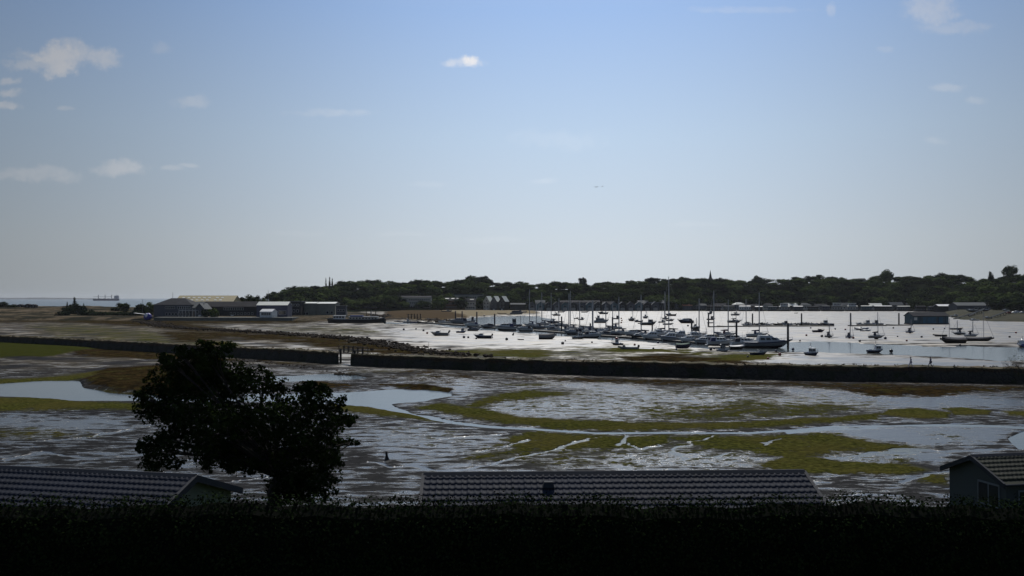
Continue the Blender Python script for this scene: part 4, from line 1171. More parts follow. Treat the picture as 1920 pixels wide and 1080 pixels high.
# houseboats lying along the shore
HB = [(1340, 30, 'dark', 'slate', 'dark grey houseboat moored below the church spire'), (1368, 22, 'green', 'lead', 'sage green houseboat second past the church spire'), (1398, 24, 'white', 'white', 'white roofed houseboat third past the church spire'), (1424, 16, 'dark', 'white', 'small dark houseboat with bright flat roof'),
      (1450, 20, 'teal', 'lead', 'teal houseboat between the bright roofed and cabin houseboats'), (1472, 22, 'render', 'pale', 'pale houseboat with an upper cabin near the tall pile'), (1498, 20, 'grey', 'white', 'grey houseboat with wide white roof in mid shore'), (1526, 22, 'dark', 'slate', 'long dark houseboat in the gap between white roofs'),
      (1550, 16, 'blue', 'lead', 'navy houseboat beside the two storey pale houseboat'), (1571, 22, 'render', 'lead', 'two storey pale houseboat with a row of windows'), (1600, 22, 'cream', 'pale', 'cream houseboat with a shallow pale roof'), (1626, 22, 'teal', 'pale', 'blue green houseboat with a shallow pale roof'),
      (1658, 36, 'dark', 'white', 'long dark houseboat under a thin white roof'), (1696, 26, 'grey', 'pale', 'grey houseboat with a peaked pale roof'), (1728, 22, 'dark', 'slate', 'dark houseboat lying behind the blue floating shed'), (1752, 20, 'grey', 'lead', 'grey houseboat at the boatyard end of the shore')]
hull_dark = mat('tarred_hull', (.025, .025, .028), .6, .3, 1.0)
for i, (px, w, mw, mr, lb) in enumerate(HB):
    D = 975 if px < 1700 else 940
    k = D / F; p = at_depth(px, 583.2, D); p.z = -.1
    t = thing('houseboat', lb, 'houseboat', p, R(random.uniform(-3, 3)), 'houseboats moored along the far shore')
    t.scale = (1, 1, 1.3)
    L = w * k * 1.08; h = random.uniform(2.4, 3.2); two = i in (5, 9, 10)
    m_ = MB(); m_.loft([[(-L / 2, 0, 0), (L / 2 * .96, 0, 0), (L / 2 * .96, 4.6, 0), (-L / 2, 4.6, 0)], [(-L / 2, -.2, 1.3), (L / 2, -.2, 1.5), (L / 2, 4.8, 1.5), (-L / 2, 4.8, 1.3)]]); m_.build('hull', hull_dark, t)
    MB().box2(-L * .42, L * .36, .5, 4.2, 1.3, 1.3 + h).build('cabin', M_[mw], t)
    MB().prism_x([(.1, 1.3 + h), (4.6, 1.3 + h), (4.6, 1.45 + h), (2.35, 1.9 + h), (.1, 1.45 + h)], -L * .45, L * .39).build('roof', M_[mr], t)
    for x in np.linspace(-L * .36, L * .3, max(3, int(L / 3))):
        MB().box2(x - .55, x + .55, .44, .54, 2.0, 3.1).build('window', GL, t)
    if two:
        MB().box2(-L * .3, L * .25, .9, 3.8, 1.7 + h, 4.0 + h).build('upper_cabin', M_['white'], t)
        for x in np.linspace(-L * .26, L * .2, 5): MB().box2(x - .5, x + .5, .84, .94, 2.4 + h, 3.4 + h).build('window', GL, t)
        MB().box2(-L * .32, L * .27, .6, 4.1, 4.0 + h, 4.2 + h).build('upper_roof', M_['pale'], t)
    m_ = MB(); m_.box2(-L * .5, L * .48, -.12, -.08, 2.2, 2.26)
    for x in np.linspace(-L * .49, L * .47, 9): m_.box(x, -.1, 1.9, .06, .06, .8)
    m_.build('railing', WH, t)
# boatyard buildings
bld('boatyard_shed', 'long grey roofed boatyard shed above the slipway', 1795, 1858, 800, 590, 573, 567.5, 16, 'gable_x', 'grey', 'lead', winrow=[(.5, .95, 4, 578, 2.0, 1.6)])
bld('boatyard_shed', 'white edged low boatyard shed next to the long grey roof', 1760, 1800, 830, 587, 574, 571, 10, 'gable_x', 'dark', 'white', over=.4)
# blue floating shed
p = at_depth(1746, 608, 0 + gy(608)); k = gy(608) / F
fs = thing('floating_shed', 'large blue gabled floating shed moored at the end of the far pontoon', 'floating shed', (p.x, p.y, 0), R(6))
L = 72 * k; 
MB().box2(-L / 2, L / 2, 0, 9, -.3, .5).build('float', hull_dark, fs)
wl = MB(); wl.box2(-L / 2 + .2, L / 2 - .2, .3, 8.7, .5, 4.6); wl.prism_x([(.32, 4.58), (8.68, 4.58), (4.5, 6.4)], -L / 2 + .2, L / 2 - .2); wl.build('wall', M_['teal'], fs)
MB().prism_x([(-.3, 4.3), (4.5, 6.45), (9.3, 4.3), (9.3, 4.5), (4.5, 6.65), (-.3, 4.5)], -L / 2 - .2, L / 2 + .2).build('roof', M_['slate'], fs)
for x in (-L * .42,):
    f = MB().box2(x - .9, x + .9, .2, .34, 2.2, 3.8).build('window', WH, fs); MB().box2(x - .7, x + .7, .16, .24, 2.35, 3.65).build('pane', M_['sky'], f)
for x, w in ((-L * .17, 2.0), (L * .02, 5.0), (L * .27, 2.2)):
    MB().box2(x - w / 2, x + w / 2, .18, .32, .6, 3.9).build('door', mat('blue_doors', (.05, .15, .22), .6), fs)
for x in (-L * .3, L * .2, L * .4): MB().box2(x - .08, x + .08, .14, .3, .5, 4.5).build('post', M_['blue'], fs)
# church spire among the trees
sp = at_depth(1332, 530, 1215)
ch = thing('church', 'slim dark church spire poking above the skyline trees', 'church', (sp.x, sp.y, 20))
tz = top_of(506, 1215) - 20; kk = 1215 / F
MB().box2(-2.6, 2.6, -2.6, 2.6, -2, tz - 16 * kk).build('tower', mat('church_stone', (.16, .15, .13), .9), ch)
m_ = MB(); r0 = 2.2
m_.loft([[(r0 * math.cos(6.283 * (j + .5) / 8), r0 * math.sin(6.283 * (j + .5) / 8), tz - 16 * kk) for j in range(8)], [(.9 * math.cos(6.283 * (j + .5) / 8), .9 * math.sin(6.283 * (j + .5) / 8), tz - 7 * kk) for j in range(8)], [(.06 * math.cos(6.283 * (j + .5) / 8), .06 * math.sin(6.283 * (j + .5) / 8), tz) for j in range(8)]])
m_.build('spire', M_['slate'], ch)
MB().prism_x([(-6, -2), (6, -2), (6, tz - 24 * kk), (0, tz - 19 * kk), (-6, tz - 24 * kk)], 2.7, 26).build('nave', M_['slate'], ch)

# ---------------------------------------------------------------- the chalets in front
tilem = mat('charcoal_roof_tiles', (.022, .027, .040), .75, .25, 1.2, spec=.10)
mossm = mat('mossy_roof_tiles', (.020, .024, .014), .7, .5, 1.0, spec=.2)
ridgem = mat('ridge_metal', (.045, .048, .055), .75, .2, 1.0, spec=.1)
wallg = mat('pale_green_boarding', (.12, .15, .115), .7, .15, 1.0)
wallb = mat('grey_blue_boarding', (.04, .052, .055), .7, .15, 1.0)
FRM = mat('shaded_white_frame', (.16, .18, .2), .6, .1, 1.0)  # white frames greyed: their shade is put into the colour
def tile_slope(L, W, pitch, tw, rh, m, amp=.027):
    """a slope of wavy pantiles: x along the ridge, running down -y from the ridge"""
    xs = np.arange(0, L + 1e-6, tw / 8); nr_ = int(W / rh)
    ysl = []; hs = []
    for i in range(nr_):
        for fr, hh in ((0.0, .004), (.5, .018), (.94, .034), (.97, .012)):
            ysl.append(i * rh + fr * rh); hs.append(hh)
    ysl = np.array(ysl); hs = np.array(hs)
    A, B = np.meshgrid(xs, ysl)
    ph = (A / tw) % 1.0
    prof = np.where(ph < .36, np.sin(ph / .36 * math.pi), -.32 * np.sin((ph - .36) / .64 * math.pi)) * amp
    H = prof + hs[:, None]
    row = np.floor(B / rh + 1e-6); H = H + (np.sin(row * 12.9 + np.floor(A / tw) * 78.2) * .004)
    c_, s_ = math.cos(pitch), math.sin(pitch)
    V = np.stack([A, -B * c_ - H * s_ * -1 * 0 - H * s_ * 0, -B * s_ + H * 1.0], -1)
    idx = np.arange(A.size).reshape(A.shape)
    fc = np.stack([idx[:-1, :-1], idx[1:, :-1], idx[1:, 1:], idx[:-1, 1:]], -1).reshape(-1, 4)
    return np_mesh('tiles', V.reshape(-1, 3), fc, m, False)
def chalet(name, label, P0, P1, pitch, half, tw, rh, mr, mw, far_wall=True, window_end=None):
    d = P1 - P0; L = math.hypot(d.x, d.y); rz = math.atan2(d.y, d.x)
    t = thing(name, label, 'chalet', P0, rz)
    W = half / math.cos(pitch); s_ = math.tan(pitch)
    drop = half * s_
    rf = MB()
    rf.prism_x([(-half, -drop - .10), (0, -.10), (half, -drop - .10), (half, -drop - .02), (0, -.02), (-half, -drop - .02)], 0, L)
    roof = rf.build('roof', mr, t)
    me = tile_slope(L, W, pitch, tw, rh, mr); link('tiles', me, roof)
    me2 = tile_slope(L, W, pitch, tw, rh, mr); o2 = link('tiles', me2, roof); o2.scale = (1, -1, 1)
    MB().prism_x([(-.17, -.055), (0, .05), (.17, -.055), (.17, -.035), (.03, .085), (-.03, .085), (-.17, -.035)], -.03, L + .03).build('ridge_cap', ridgem, roof)
    for x0, x1 in ((-.10, 0.02), (L - .02, L + .10)):
        vg = MB(); vg.prism_x([(-half - .05, -drop - .22), (0, -.2), (half + .05, -drop - .22), (half + .05, -drop + .02), (0, .045), (-half - .05, -drop + .02)], x0, x1)
        vg.build('verge', ridgem, roof)

    wl = MB(); e = .25
    gz0 = min(ground_z(P0.x, P0.y), ground_z(P1.x, P1.y)) - P0.z - .4
    wl.prism_x([(-half + e, gz0), (half - e, gz0), (half - e, -drop - .12 + e * s_), (0, -.14), (-half + e, -drop - .12 + e * s_)], e, L - e)
    wl.build('wall', mw, t)
    gut = MB(); gut.tube([(-.05, -half - .08, -drop - .06), (L + .05, -half - .08, -drop - .06)], .06, 8); gut.build('gutter', ridgem, roof)
    for x in np.linspace(L * .15, L * .85, 4):
        f = MB().box2(x - .75, x + .75, -half + e - .05, -half + e + .03, -drop - 1.5, -drop - .4).build('window', FRM, t)
        MB().box2(x - .67, x + .67, -half + e - .07, -half + e - .02, -drop - 1.42, -drop - .48).build('pane', GL, f)
    if window_end is not None:
        x = .25 if window_end == 0 else L - .25
        sg = -1 if window_end == 0 else 1
        f = MB().box2(x - .05, x + .05, -half + .6, -half + 2.1, -drop - 1.35, -drop - .2).build('window', FRM, t)
        for y0 in (-half + .68, -half + 1.4):
            MB().box2(x + sg * .02 - .05, x + sg * .02 + .05, y0, y0 + .62, -drop - 1.27, -drop - .28).build('pane', GL, f)
    return t, roof
c1, r1 = chalet('chalet', 'charcoal tiled chalet with pale green gable end beside the big tree', at_depth(-60, 874, 33.6), at_depth(366, 889, 31.7), R(19), 3.2, .2, .36, tilem, wallg)
c2, r2 = chalet('chalet', 'charcoal tiled chalet with a small roof vent below the mud channel', at_depth(796, 889.5, 31.7), at_depth(1506, 884, 32.2), R(19), 3.2, .22, .36, tilem, wallb)
m_ = MB(); m_.box(4.35, -.95, -.19, .42, .30, .20, 0, .7); m_.build('vent', ridgem, r2)
c3, r3 = chalet('chalet', 'mossy roofed chalet with a dark gable at the water channel end', at_depth(1822, 855, 45), at_depth(1822, 855, 45) + Vector((11, 2.2, 0)), R(23), 2.25, .24, .36, mossm, wallb, window_end=0)
# ---------------------------------------------------------------- boats
def paint(name, col, rough=.35): return mat('boat_' + name, col, rough, .10, .6)
PC = dict(white=paint('white', (.70, .71, .70)), cream=paint('cream', (.55, .52, .44)), grey=paint('grey', (.26, .27, .29)), pgrey=paint('pale_grey', (.42, .44, .46)), navy=paint('navy', (.02, .025, .07)),
    blue=paint('blue', (.03, .06, .22)), black=paint('black', (.018, .018, .02)), green=paint('green', (.03, .09, .05)), teal=paint('teal', (.05, .15, .15)), red=paint('red', (.25, .03, .025)), wood=paint('wood', (.16, .09, .04), .5),
    orange=paint('orange', (.6, .12, .02)), sand=paint('sand', (.4, .33, .2)), canvas=paint('dark_canvas', (.025, .028, .045), .8), bluecanvas=paint('blue_canvas', (.02, .03, .10), .8), greencanvas=paint('green_canvas', (.03, .10, .07), .8), maroon=paint('maroon_canvas', (.10, .02, .035), .8), tan=paint('tan_canvas', (.3, .26, .2), .8))
ALU = mat('mast_aluminium', (.40, .40, .41), .5, .1, 1.0, metal=.2)
STEEL = mat('rail_steel', (.4, .4, .42), .3, .1, 1.0, metal=.7)
RUBBER = mat('fender_rubber', (.02, .02, .02), .7)
ANTI = mat('antifouling', (.05, .035, .04), .8, .3, 1.5)

def hull_pts(L, B, H, n=11, rake=.10, bowup=.35, stern=.82, flare=.72, keel=.0):
    S = []
    for i in range(n):
        t = i / (n - 1)
        if t < .45: b = B / 2 * (stern + (1 - stern) * math.sin(t / .45 * math.pi / 2))
        else:
            q = (t - .45) / .55; b = B / 2 * max(.02, (1 - q ** 2.3))
        sh = H * (1 + bowup * t * t - .06 * math.sin(t * math.pi))
        kz = H * .62 * max(0, (t - .72) / .28) ** 2
        x = L * (t - .5)
        xr = x - rake * L * max(0, (t - .6) / .4) ** 1.5
        ch = flare * b * (1 - .25 * t)
        cz = H * .34 + (sh - H * .34) * max(0, (t - .55) / .45) ** 1.6 * .62
        S.append((x, xr, b, sh, ch, max(cz, kz + .01), kz))
    return S

def hull(t, L, B, H, col, deck_col='white', depth=.12, stripe=None, anti=True, **kw):
    S = hull_pts(L, B, H, **kw)
    m_ = MB(); rings = []
    for (x, xr, b, sh, ch, cz, kz) in S:
        xm = (x + xr) / 2
        rings.append([(x, b * .9, sh - depth), (x, b * .94, sh), (x, b, sh), (x * .6 + xm * .4, (b + ch) / 2 + b * .06, (sh + cz) / 2), (xm, ch, cz), (xr, 0, kz), (xm, -ch, cz), (x * .6 + xm * .4, -(b + ch) / 2 - b * .06, (sh + cz) / 2), (x, -b, sh), (x, -b * .94, sh), (x, -b * .9, sh - depth)])
    m_.loft(rings, close=False)
    n = 11
    m_.add([rings[0][j] for j in range(2, 9)], [tuple(range(7))])
    m_.build('hull', PC[col], t)
    d_ = MB(); v = []; f = []
    for i, (x, xr, b, sh, *_r) in enumerate(S):
        z = sh - depth; v += [(x, b * .91, z), (x, 0, z + .03 * B), (x, -b * .91, z)]
        if i: o = 3 * i; f += [(o - 3, o, o + 1, o - 2), (o - 2, o + 1, o + 2, o - 1)]
    d_.add(v, f); d_.build('deck', PC[deck_col], t)
    if stripe:
        s_ = MB()
        for sg in (1, -1):
            ring = []
            for (x, xr, b, sh, ch, cz, kz) in S:
                ring.append([(x, sg * (b + .012), sh - .04 * H), (x, sg * (b + .03), sh - .10 * H), (x, sg * (b + .012), sh - .2 * H)])
            s_.loft(ring, close=False)
        s_.build('rubbing_strake', PC[stripe], t)
    if anti:
        a_ = MB()
        rr = []
        for (x, xr, b, sh, ch, cz, kz) in S[:-2]:
            xm = (x + xr) / 2
            rr.append([(xm, ch + .012, cz), (xm, ch * .55 + .01, (cz + kz) / 2 - .012 - .02), (xr, 0, kz - .03), (xm, -ch * .55 - .01, (cz + kz) / 2 - .032), (xm, -ch - .012, cz)])
        a_.loft(rr, close=False); a_.build('bottom_paint', ANTI, t)
    return S

def cab(t, x0, x1, w, z0, h, col, front=.5, back=.1, glass=.55, name='cabin', tw=.86, roof=None):
    """a cabin with raked ends and dark windows set in its sides and front"""
    m_ = MB()
    m_.loft([[(x0, -w / 2, z0), (x1, -w / 2, z0), (x1, w / 2, z0), (x0, w / 2, z0)], [(x0 + back * h, -w / 2 * tw, z0 + h), (x1 - front * h, -w / 2 * tw, z0 + h), (x1 - front * h, w / 2 * tw, z0 + h), (x0 + back * h, w / 2 * tw, z0 + h)]])
    c = m_.build(name, PC[col], t)
    if glass:
        zb, zt = .42, .42 + glass * .9
        def P(fx, fz, sg, off=.015):
            a = x0 + back * h * fz; e = x1 - front * h * fz; ww = w / 2 * (1 + (tw - 1) * fz)
            return (a + (e - a) * fx, sg * (ww + off), z0 + h * fz)
        n = 3 if (x1 - x0) > 2.2 else 2
        for sg in (1, -1):
            for i in range(n):
                a, e = .08 + .86 * i / n, .08 + .86 * (i + 1) / n - .06
                MB().add([P(a, zb, sg), P(e, zb, sg), P(e, zt, sg), P(a, zt, sg)], [(0, 1, 2, 3)]).build('window', GL, t)
        fr = MB()
        for (a, e) in ((-.42, -.03), (.03, .42)):
            q = []
            for fz, s in ((zb, a), (zb, e), (zt, e), (zt, a)):
                ww = w * (1 + (tw - 1) * fz); q.append((x1 - front * h * fz + .015, s * ww, z0 + h * fz))
            fr.add(q, [(0, 1, 2, 3)])
        fr.build('windscreen', GL, t)
    if roof:
        MB().box2(x0 + back * h - .12, x1 - front * h + .22, -w / 2 * tw - .08, w / 2 * tw + .08, z0 + h, z0 + h + .07).build('cabin_roof', PC[roof], t)
    return c

def outboard(t, L, H, s=1.0):
    m_ = MB(); m_.box(-L / 2 - .22 * s, 0, H + .28 * s, .55 * s, .38 * s, .55 * s, 0, .8); m_.box(-L / 2 - .22 * s, 0, H - .3 * s, .2 * s, .16 * s, .9 * s); m_.box(-L / 2 - .05 * s, 0, H - .02, .3 * s, .2 * s, .25 * s)
    m_.tube([(-L / 2 - .5 * s, 0, H - .78 * s), (-L / 2 - .1 * s, 0, H - .78 * s)], [.09 * s, .12 * s])
    m_.build('outboard_motor', RUBBER, t)

def rail(t, S, f0=.45, f1=1.0, hh=.55, r=.03):
    m_ = MB()
    pts = [s for i, s in enumerate(S) if f0 <= i / (len(S) - 1) <= f1]
    for sg in (1, -1):
        m_.tube([(p[0], sg * p[2] * .92, p[3] + hh) for p in pts], r, 4)
        for p in pts: m_.tube([(p[0], sg * p[2] * .92, p[3] - .05), (p[0], sg * p[2] * .92, p[3] + hh)], r, 4)
    m_.build('guard_rail', STEEL, t)

def mast(t, x, z, h, L, boom=True, cover='canvas', r=.085, stays=True, B=2.6, boom_dir=-1, H=1.0, jib=True):
    MB().tube([(x, 0, z), (x, 0, z + h * .7), (x, 0, z + h)], [r, r * .95, r * .6], 8).build('mast', ALU, t)
    MB().box(x, 0, z + h * .55, .06, B * .55, .05).build('spreader', ALU, t)
    if boom:
        bl = L * .36
        MB().tube([(x - .1, 0, z + 1.0), (x + boom_dir * bl, 0, z + 1.1)], r * .7, 6).build('boom', ALU, t)
        m_ = MB(); m_.tube([(x + boom_dir * .05, 0, z + 1.75), (x + boom_dir * .2, 0, z + 1.3), (x + boom_dir * bl * .5, 0, z + 1.26), (x + boom_dir * bl * .97, 0, z + 1.2)], [.10, .24, .19, .08], 7)
        m_.build('sail_cover', PC[cover], t, True)
    if stays:
        m_ = MB(); top = (x, 0, z + h * .97)
        m_.tube([top, (L * .48, 0, H * 1.32)], [.02, .055 if jib else .02], 4)
        m_.tube([top, (-L * .49, 0, H)], .016, 3)
        for sg in (1, -1): m_.tube([top, (x - .1, sg * B * .28, z + h * .55), (x - .15, sg * B * .45, H)], .016, 3)
        m_.build('rigging', STEEL, t)

def settle(px, py, z0=0.0):
    p = at(px, py, max(z0, 0)); 
    return Vector((p.x, p.y, z0))

NBOAT = 0
def boat(kind, px, py, wpx, hd, label, group=None, col='white', z=-.05, heel=0.0, name=None, cat='boat', **o):
    """wpx: width in photo pixels; hd: heading in degrees (0 = bow to the east, 180 = bow to the west)"""
    global NBOAT; NBOAT += 1
    p = settle(px, py, z)
    wm_ = wpx * p.y / F
    c = abs(math.cos(R(hd))); s = abs(math.sin(R(hd)))
    asp = o.get('asp', {'yacht': .31, 'cruiser': .33, 'motor': .38, 'fisher': .36, 'open': .38, 'dinghy': .42, 'rib': .42, 'barge': .2}[kind])
    L = wm_ / (c + s * asp); B = L * asp
    H = o.get('H', L * {'yacht': .14, 'cruiser': .175, 'motor': .18, 'fisher': .17, 'open': .14, 'dinghy': .15, 'rib': .12, 'barge': .07}[kind])
    nm = name or {'yacht': 'sailing_yacht', 'cruiser': 'motor_cruiser', 'motor': 'motor_boat', 'fisher': 'fishing_boat', 'open': 'open_boat', 'dinghy': 'dinghy', 'rib': 'inflatable_boat', 'barge': 'barge'}[kind]
    t = thing(nm, label, cat, p, R(hd), group, rx=R(heel))
    dc = o.get('deck', 'pgrey'); cc = o.get('cabin', 'white')
    if kind == 'yacht':
        kl = o.get('keel', 0.0)
        if kl: t.location.z += kl
        S = hull(t, L, B, H, col, dc, stripe=o.get('stripe'), stern=.66, bowup=.28, rake=.14)
        cab(t, -L * .08, L * .24, B * .56, H * .98, max(.32, H * .42), cc, 1.2, .3, .5, 'coachroof')
        m_ = MB(); m_.box(-L * .28, 0, H + .05, L * .24, B * .5, .22); m_.build('cockpit_coaming', PC[cc], t)
        if o.get('hood', True): 
            m_ = MB(); m_.ball((-L * .11, 0, H + .35), .55, B * .3, .75, 8, 4); m_.build('spray_hood', PC[o.get('cover', 'canvas')], t, True)
        if o.get('mast', 1) is not None:
            h = o.get('mast_px', None); h = (h * p.y / F - H) if h else L * 1.25
            mast(t, o.get('mx', .08) * L, H, h, L, o.get('boom', True), o.get('cover', 'canvas'), o.get('mr', .11), True, B, H=H)
        rail(t, S, .0, 1.0, .55, .022)
        m_ = MB(); m_.box(-L * .03, 0, .02 - kl * .5, L * .2, .22, .5 + kl, 0, 1.3); m_.build('keel', ANTI, t)
        MB().box(-L * .46, 0, H * .28, L * .05, .07, H * .7).build('rudder', PC['white'], t)
    elif kind == 'cruiser':
        S = hull(t, L, B, H, col, dc, stripe=o.get('stripe'), bowup=.42, rake=.13)
        z = H * 1.0
        cab(t, -L * .22, L * .26, B * .74, z, H * .72, cc, 1.15, .15, .6, 'cabin')
        cab(t, L * .12, L * .38, B * .5, z + H * .1, H * .25, cc, 2.0, .2, 0, 'foredeck_cabin')
        if o.get('fly', False):
            cab(t, -L * .20, L * .1, B * .6, z + H * .72, H * .30, cc, 1.2, .2, 0, 'flybridge')
            m_ = MB(); m_.loft([[(L * .03, -B * .25, z + H * 1.02), (L * .03, B * .25, z + H * 1.02)], [(L * .005, -B * .22, z + H * 1.26), (L * .005, B * .22, z + H * 1.26)]], close=False); m_.build('flybridge_screen', GL, t)
            m_ = MB()
            for sg in (1, -1): m_.tube([(-L * .2, sg * B * .3, z + H * .7), (-L * .14, sg * B * .26, z + H * 1.5)], .05, 5)
            m_.tube([(-L * .14, -B * .26, z + H * 1.5), (-L * .14, B * .26, z + H * 1.5)], .05, 5); m_.build('radar_arch', PC['white'], t)
        else:
            m_ = MB(); m_.loft([[(-L * .40, -B * .38, z - .1), (-L * .2, -B * .36, z), (-L * .2, B * .36, z), (-L * .40, B * .38, z - .1)], [(-L * .36, -B * .32, z + H * .66), (-L * .16, -B * .3, z + H * .78), (-L * .16, B * .3, z + H * .78), (-L * .36, B * .32, z + H * .66)]]); m_.build('canopy', PC[o.get('cover', 'canvas')], t)
        rail(t, S, .5, 1.0, .6, .024)
        m_ = MB(); m_.box(-L * .53, 0, H * .22, L * .07, B * .75, .1); m_.build('bathing_platform', PC['pgrey'], t)
        if o.get('aerial', True): MB().tube([(-L * .1, 0, z + H * .7), (-L * .12, 0, z + H * .7 + 1.8)], .03, 4).build('aerial', STEEL, t)
    elif kind == 'motor':
        S = hull(t, L, B, H, col, dc, .22, stripe=o.get('stripe'), bowup=.3)
        cab(t, -L * .02, L * .30, B * .66, H * .95, H * .62, cc, 1.3, .0, .6, 'cuddy')
        m_ = MB(); m_.tube([(-L * .06, -B * .36, H), (-L * .06, -B * .3, H * 1.85), (-L * .06, B * .3, H * 1.85), (-L * .06, B * .36, H)], .035, 5); m_.build('hoop', STEEL, t)
        if o.get('tent'): 
            m_ = MB(); m_.loft([[(-L * .45, -B * .36, H * .95), (0, -B * .36, H), (0, B * .36, H), (-L * .45, B * .36, H * .95)], [(-L * .38, -B * .26, H * 1.55), (-L * .02, -B * .28, H * 1.8), (-L * .02, B * .28, H * 1.8), (-L * .38, B * .26, H * 1.55)]]); m_.build('canopy', PC[o['tent']], t)
        MB().box(-L * .25, 0, H * .8, L * .1, B * .6, .12).build('seat', PC['tan'], t)
        if o.get('engine', True): outboard(t, L, H, min(1.1, L / 5.5))
        rail(t, S, .55, 1.0, .35, .02)
    elif kind == 'fisher':
        S = hull(t, L, B, H, col, dc, .3, stripe=o.get('stripe', 'white'), bowup=.45, stern=.9)
        wx0, wx1 = o.get('wh', (-.02, .24))
        cab(t, L * wx0, L * wx1, B * .62, H * .85, o.get('whh', 1.75) if L > 4.5 else 1.2, cc, -.08, .05, .45, 'wheelhouse', .96, o.get('roof', 'white'))
        z = H * .85 + (o.get('whh', 1.75) if L > 4.5 else 1.2)
        m_ = MB(); m_.tube([(L * (wx0 + .04), 0, z), (L * (wx0 + .04), 0, z + 1.3)], .05, 5); m_.box(L * (wx0 + .04), 0, z + 1.0, .08, .7, .06); m_.ball((L * (wx0 + .04), 0, z + .3), .25, .25, .1); m_.build('radar_mast', STEEL, t)
        if o.get('red'): MB().ball((L * .05, 0, z + .35), .5, .35, .4, 8, 4).build('life_raft', PC['red'], t)
        m_ = MB(); m_.box(-L * .3, 0, H * .85, L * .12, B * .4, .5); m_.build('fish_box', PC['blue'], t)
        rail(t, S, .5, 1.0, .5, .025)
        if o.get('engine'): outboard(t, L, H, .9)
    elif kind == 'open':
        S = hull(t, L, B, H, col, dc, H * .45, stripe=o.get('stripe'), bowup=.32)
        m_ = MB()
        for f_ in (-.25, .0, .22): m_.box(L * f_, 0, H * .8, L * .07, B * .8, .06)
        m_.build('thwart', PC['wood'], t)
        if o.get('cover_on'): 
            m_ = MB(); m_.loft([[(x, b * 1.0, sh + .015), (x, b * .5, sh + .12 * B), (x, 0, sh + .2 * B), (x, -b * .5, sh + .12 * B), (x, -b * 1.0, sh + .015)] for (x, xr, b, sh, *_r) in S[:-1]], close=False); m_.build('cover', PC[o['cover_on']], t)
        if o.get('console'): cab(t, -L * .08, L * .06, B * .4, H * .6, .9, 'white', .2, 0, .4, 'console')
        if o.get('engine'): outboard(t, L, H, min(1.1, L / 5))
        if o.get('mast_px'): mast(t, .12 * L, H * .5, o['mast_px'] * p.y / F, L, o.get('boom', False), o.get('cover', 'tan'), .07, True, B, H=H)
    elif kind == 'dinghy':
        S = hull(t, L, B, H, col, dc, H * .55, bowup=.25, anti=False)
        m_ = MB()
        for f_ in (-.2, .12): m_.box(L * f_, 0, H * .8, L * .08, B * .8, .04)
        m_.build('thwart', PC['wood'], t)
        if o.get('engine'): outboard(t, L, H, .6)
    elif kind == 'rib':
        m_ = MB(); r = B * .17
        for sg in (1, -1): m_.tube([(-L * .5, sg * B * .33, r * 1.3), (L * .15, sg * B * .33, r * 1.3), (L * .38, sg * B * .2, r * 1.6), (L * .48, 0, r * 2.0)], [r * .6, r, r, r * .8], 8)
        m_.build('tube', PC[col], t, True)
        MB().box(-L * .05, 0, r * .8, L * .75, B * .5, r).build('floor', PC['pgrey'], t)
        MB().box(-L * .05, 0, r * 2.2, L * .12, B * .25, r * 2.4, 0, .8).build('console', PC['white'], t)
        outboard(t, L, r * 2, .7)
    return t

G1, G2, G3, G4 = 'boats dried out on the harbour mud', 'boats berthed along the marina pontoon', 'boats moored in mid harbour', 'boats on the far pontoon'
# front row, aground on the mud
boat('motor', 824, 629.5, 33, 180, 'pale grey motor boat with tilted outboard, westernmost on the open mud', G1, 'pgrey', stripe='navy', heel=3)
boat('fisher', 865, 624, 20, 10, 'small blue cabin boat aground between two grey boats', G1, 'blue', heel=-3)
boat('cruiser', 889, 620.5, 25, 0, 'grey hulled cruiser with dark canopy aground below the first pontoon piles', G1, 'grey', cabin='grey')
boat('motor', 905, 634.5, 34, 178, 'blue and white striped motor boat with tilted outboard on open mud', G1, 'navy', stripe='white', heel=2)
boat('dinghy', 976, 637.5, 13, 175, 'tiny dark tender alone on the mud before the pontoon', G1, 'black')
boat('open', 1027, 636, 34, 2, 'tall plain grey hull aground with bow pointing east', G1, 'grey', H=1.5, cover_on='canvas', heel=-2)
boat('fisher', 1085, 635.5, 25, 4, 'black hulled boat with a white forward cabin on the mud', G1, 'black', wh=(-.05, .3), whh=1.4, heel=-2)
boat('fisher', 1157, 647, 24, 160, 'dark boat with a red life raft on its wheelhouse', G1, 'navy', red=True, wh=(-.12, .12), heel=3)
boat('open', 1177, 655.5, 38, 178, 'grey open motor boat with a raised bow rail and tilted outboard', G1, 'pgrey', engine=True, stripe='grey', heel=2)
boat('open', 1282, 653, 31, 4, 'dark hull under a bright green cover on the mud', G1, 'navy', H=1.1, cover_on='greencanvas', heel=-2)
boat('fisher', 1355, 659.5, 24, 340, 'olive grey cabin boat leaning near the algae patch', G1, 'grey', cabin='grey', roof='grey', wh=(-.2, .2), whh=1.1, heel=-4)
boat('open', 1383, 654.5, 32, 5, 'long low black hull with white foredeck close to the cruisers', G1, 'black', H=.75, cover_on='pgrey', heel=-3)
boat('motor', 1423, 666, 34, 8, 'navy cuddy boat nearest the causeway among the aground boats', G1, 'navy', engine=False, stripe='grey', heel=-3)
boat('fisher', 1523, 666.5, 24, 290, 'white topped wheelhouse boat seen bow on beside the channel', G1, 'navy', wh=(-.15, .15), whh=2.0, asp=.40, heel=2)
boat('fisher', 1641, 661, 31, 4, 'dark blue wheelhouse boat afloat on the edge of the channel', G1, 'navy', wh=(0, .32), whh=1.5)
boat('motor', 1535, 623, 23, 2, 'dark motor boat with cabin just below the far pontoon', G1, 'navy', cabin='navy', engine=False)
boat('yacht', 1555, 633.5, 15, 300, 'small leaning sloop with slanted mast beside a black buoy', G1, 'grey', keel=.3, heel=6, mast_px=28, mr=.13)
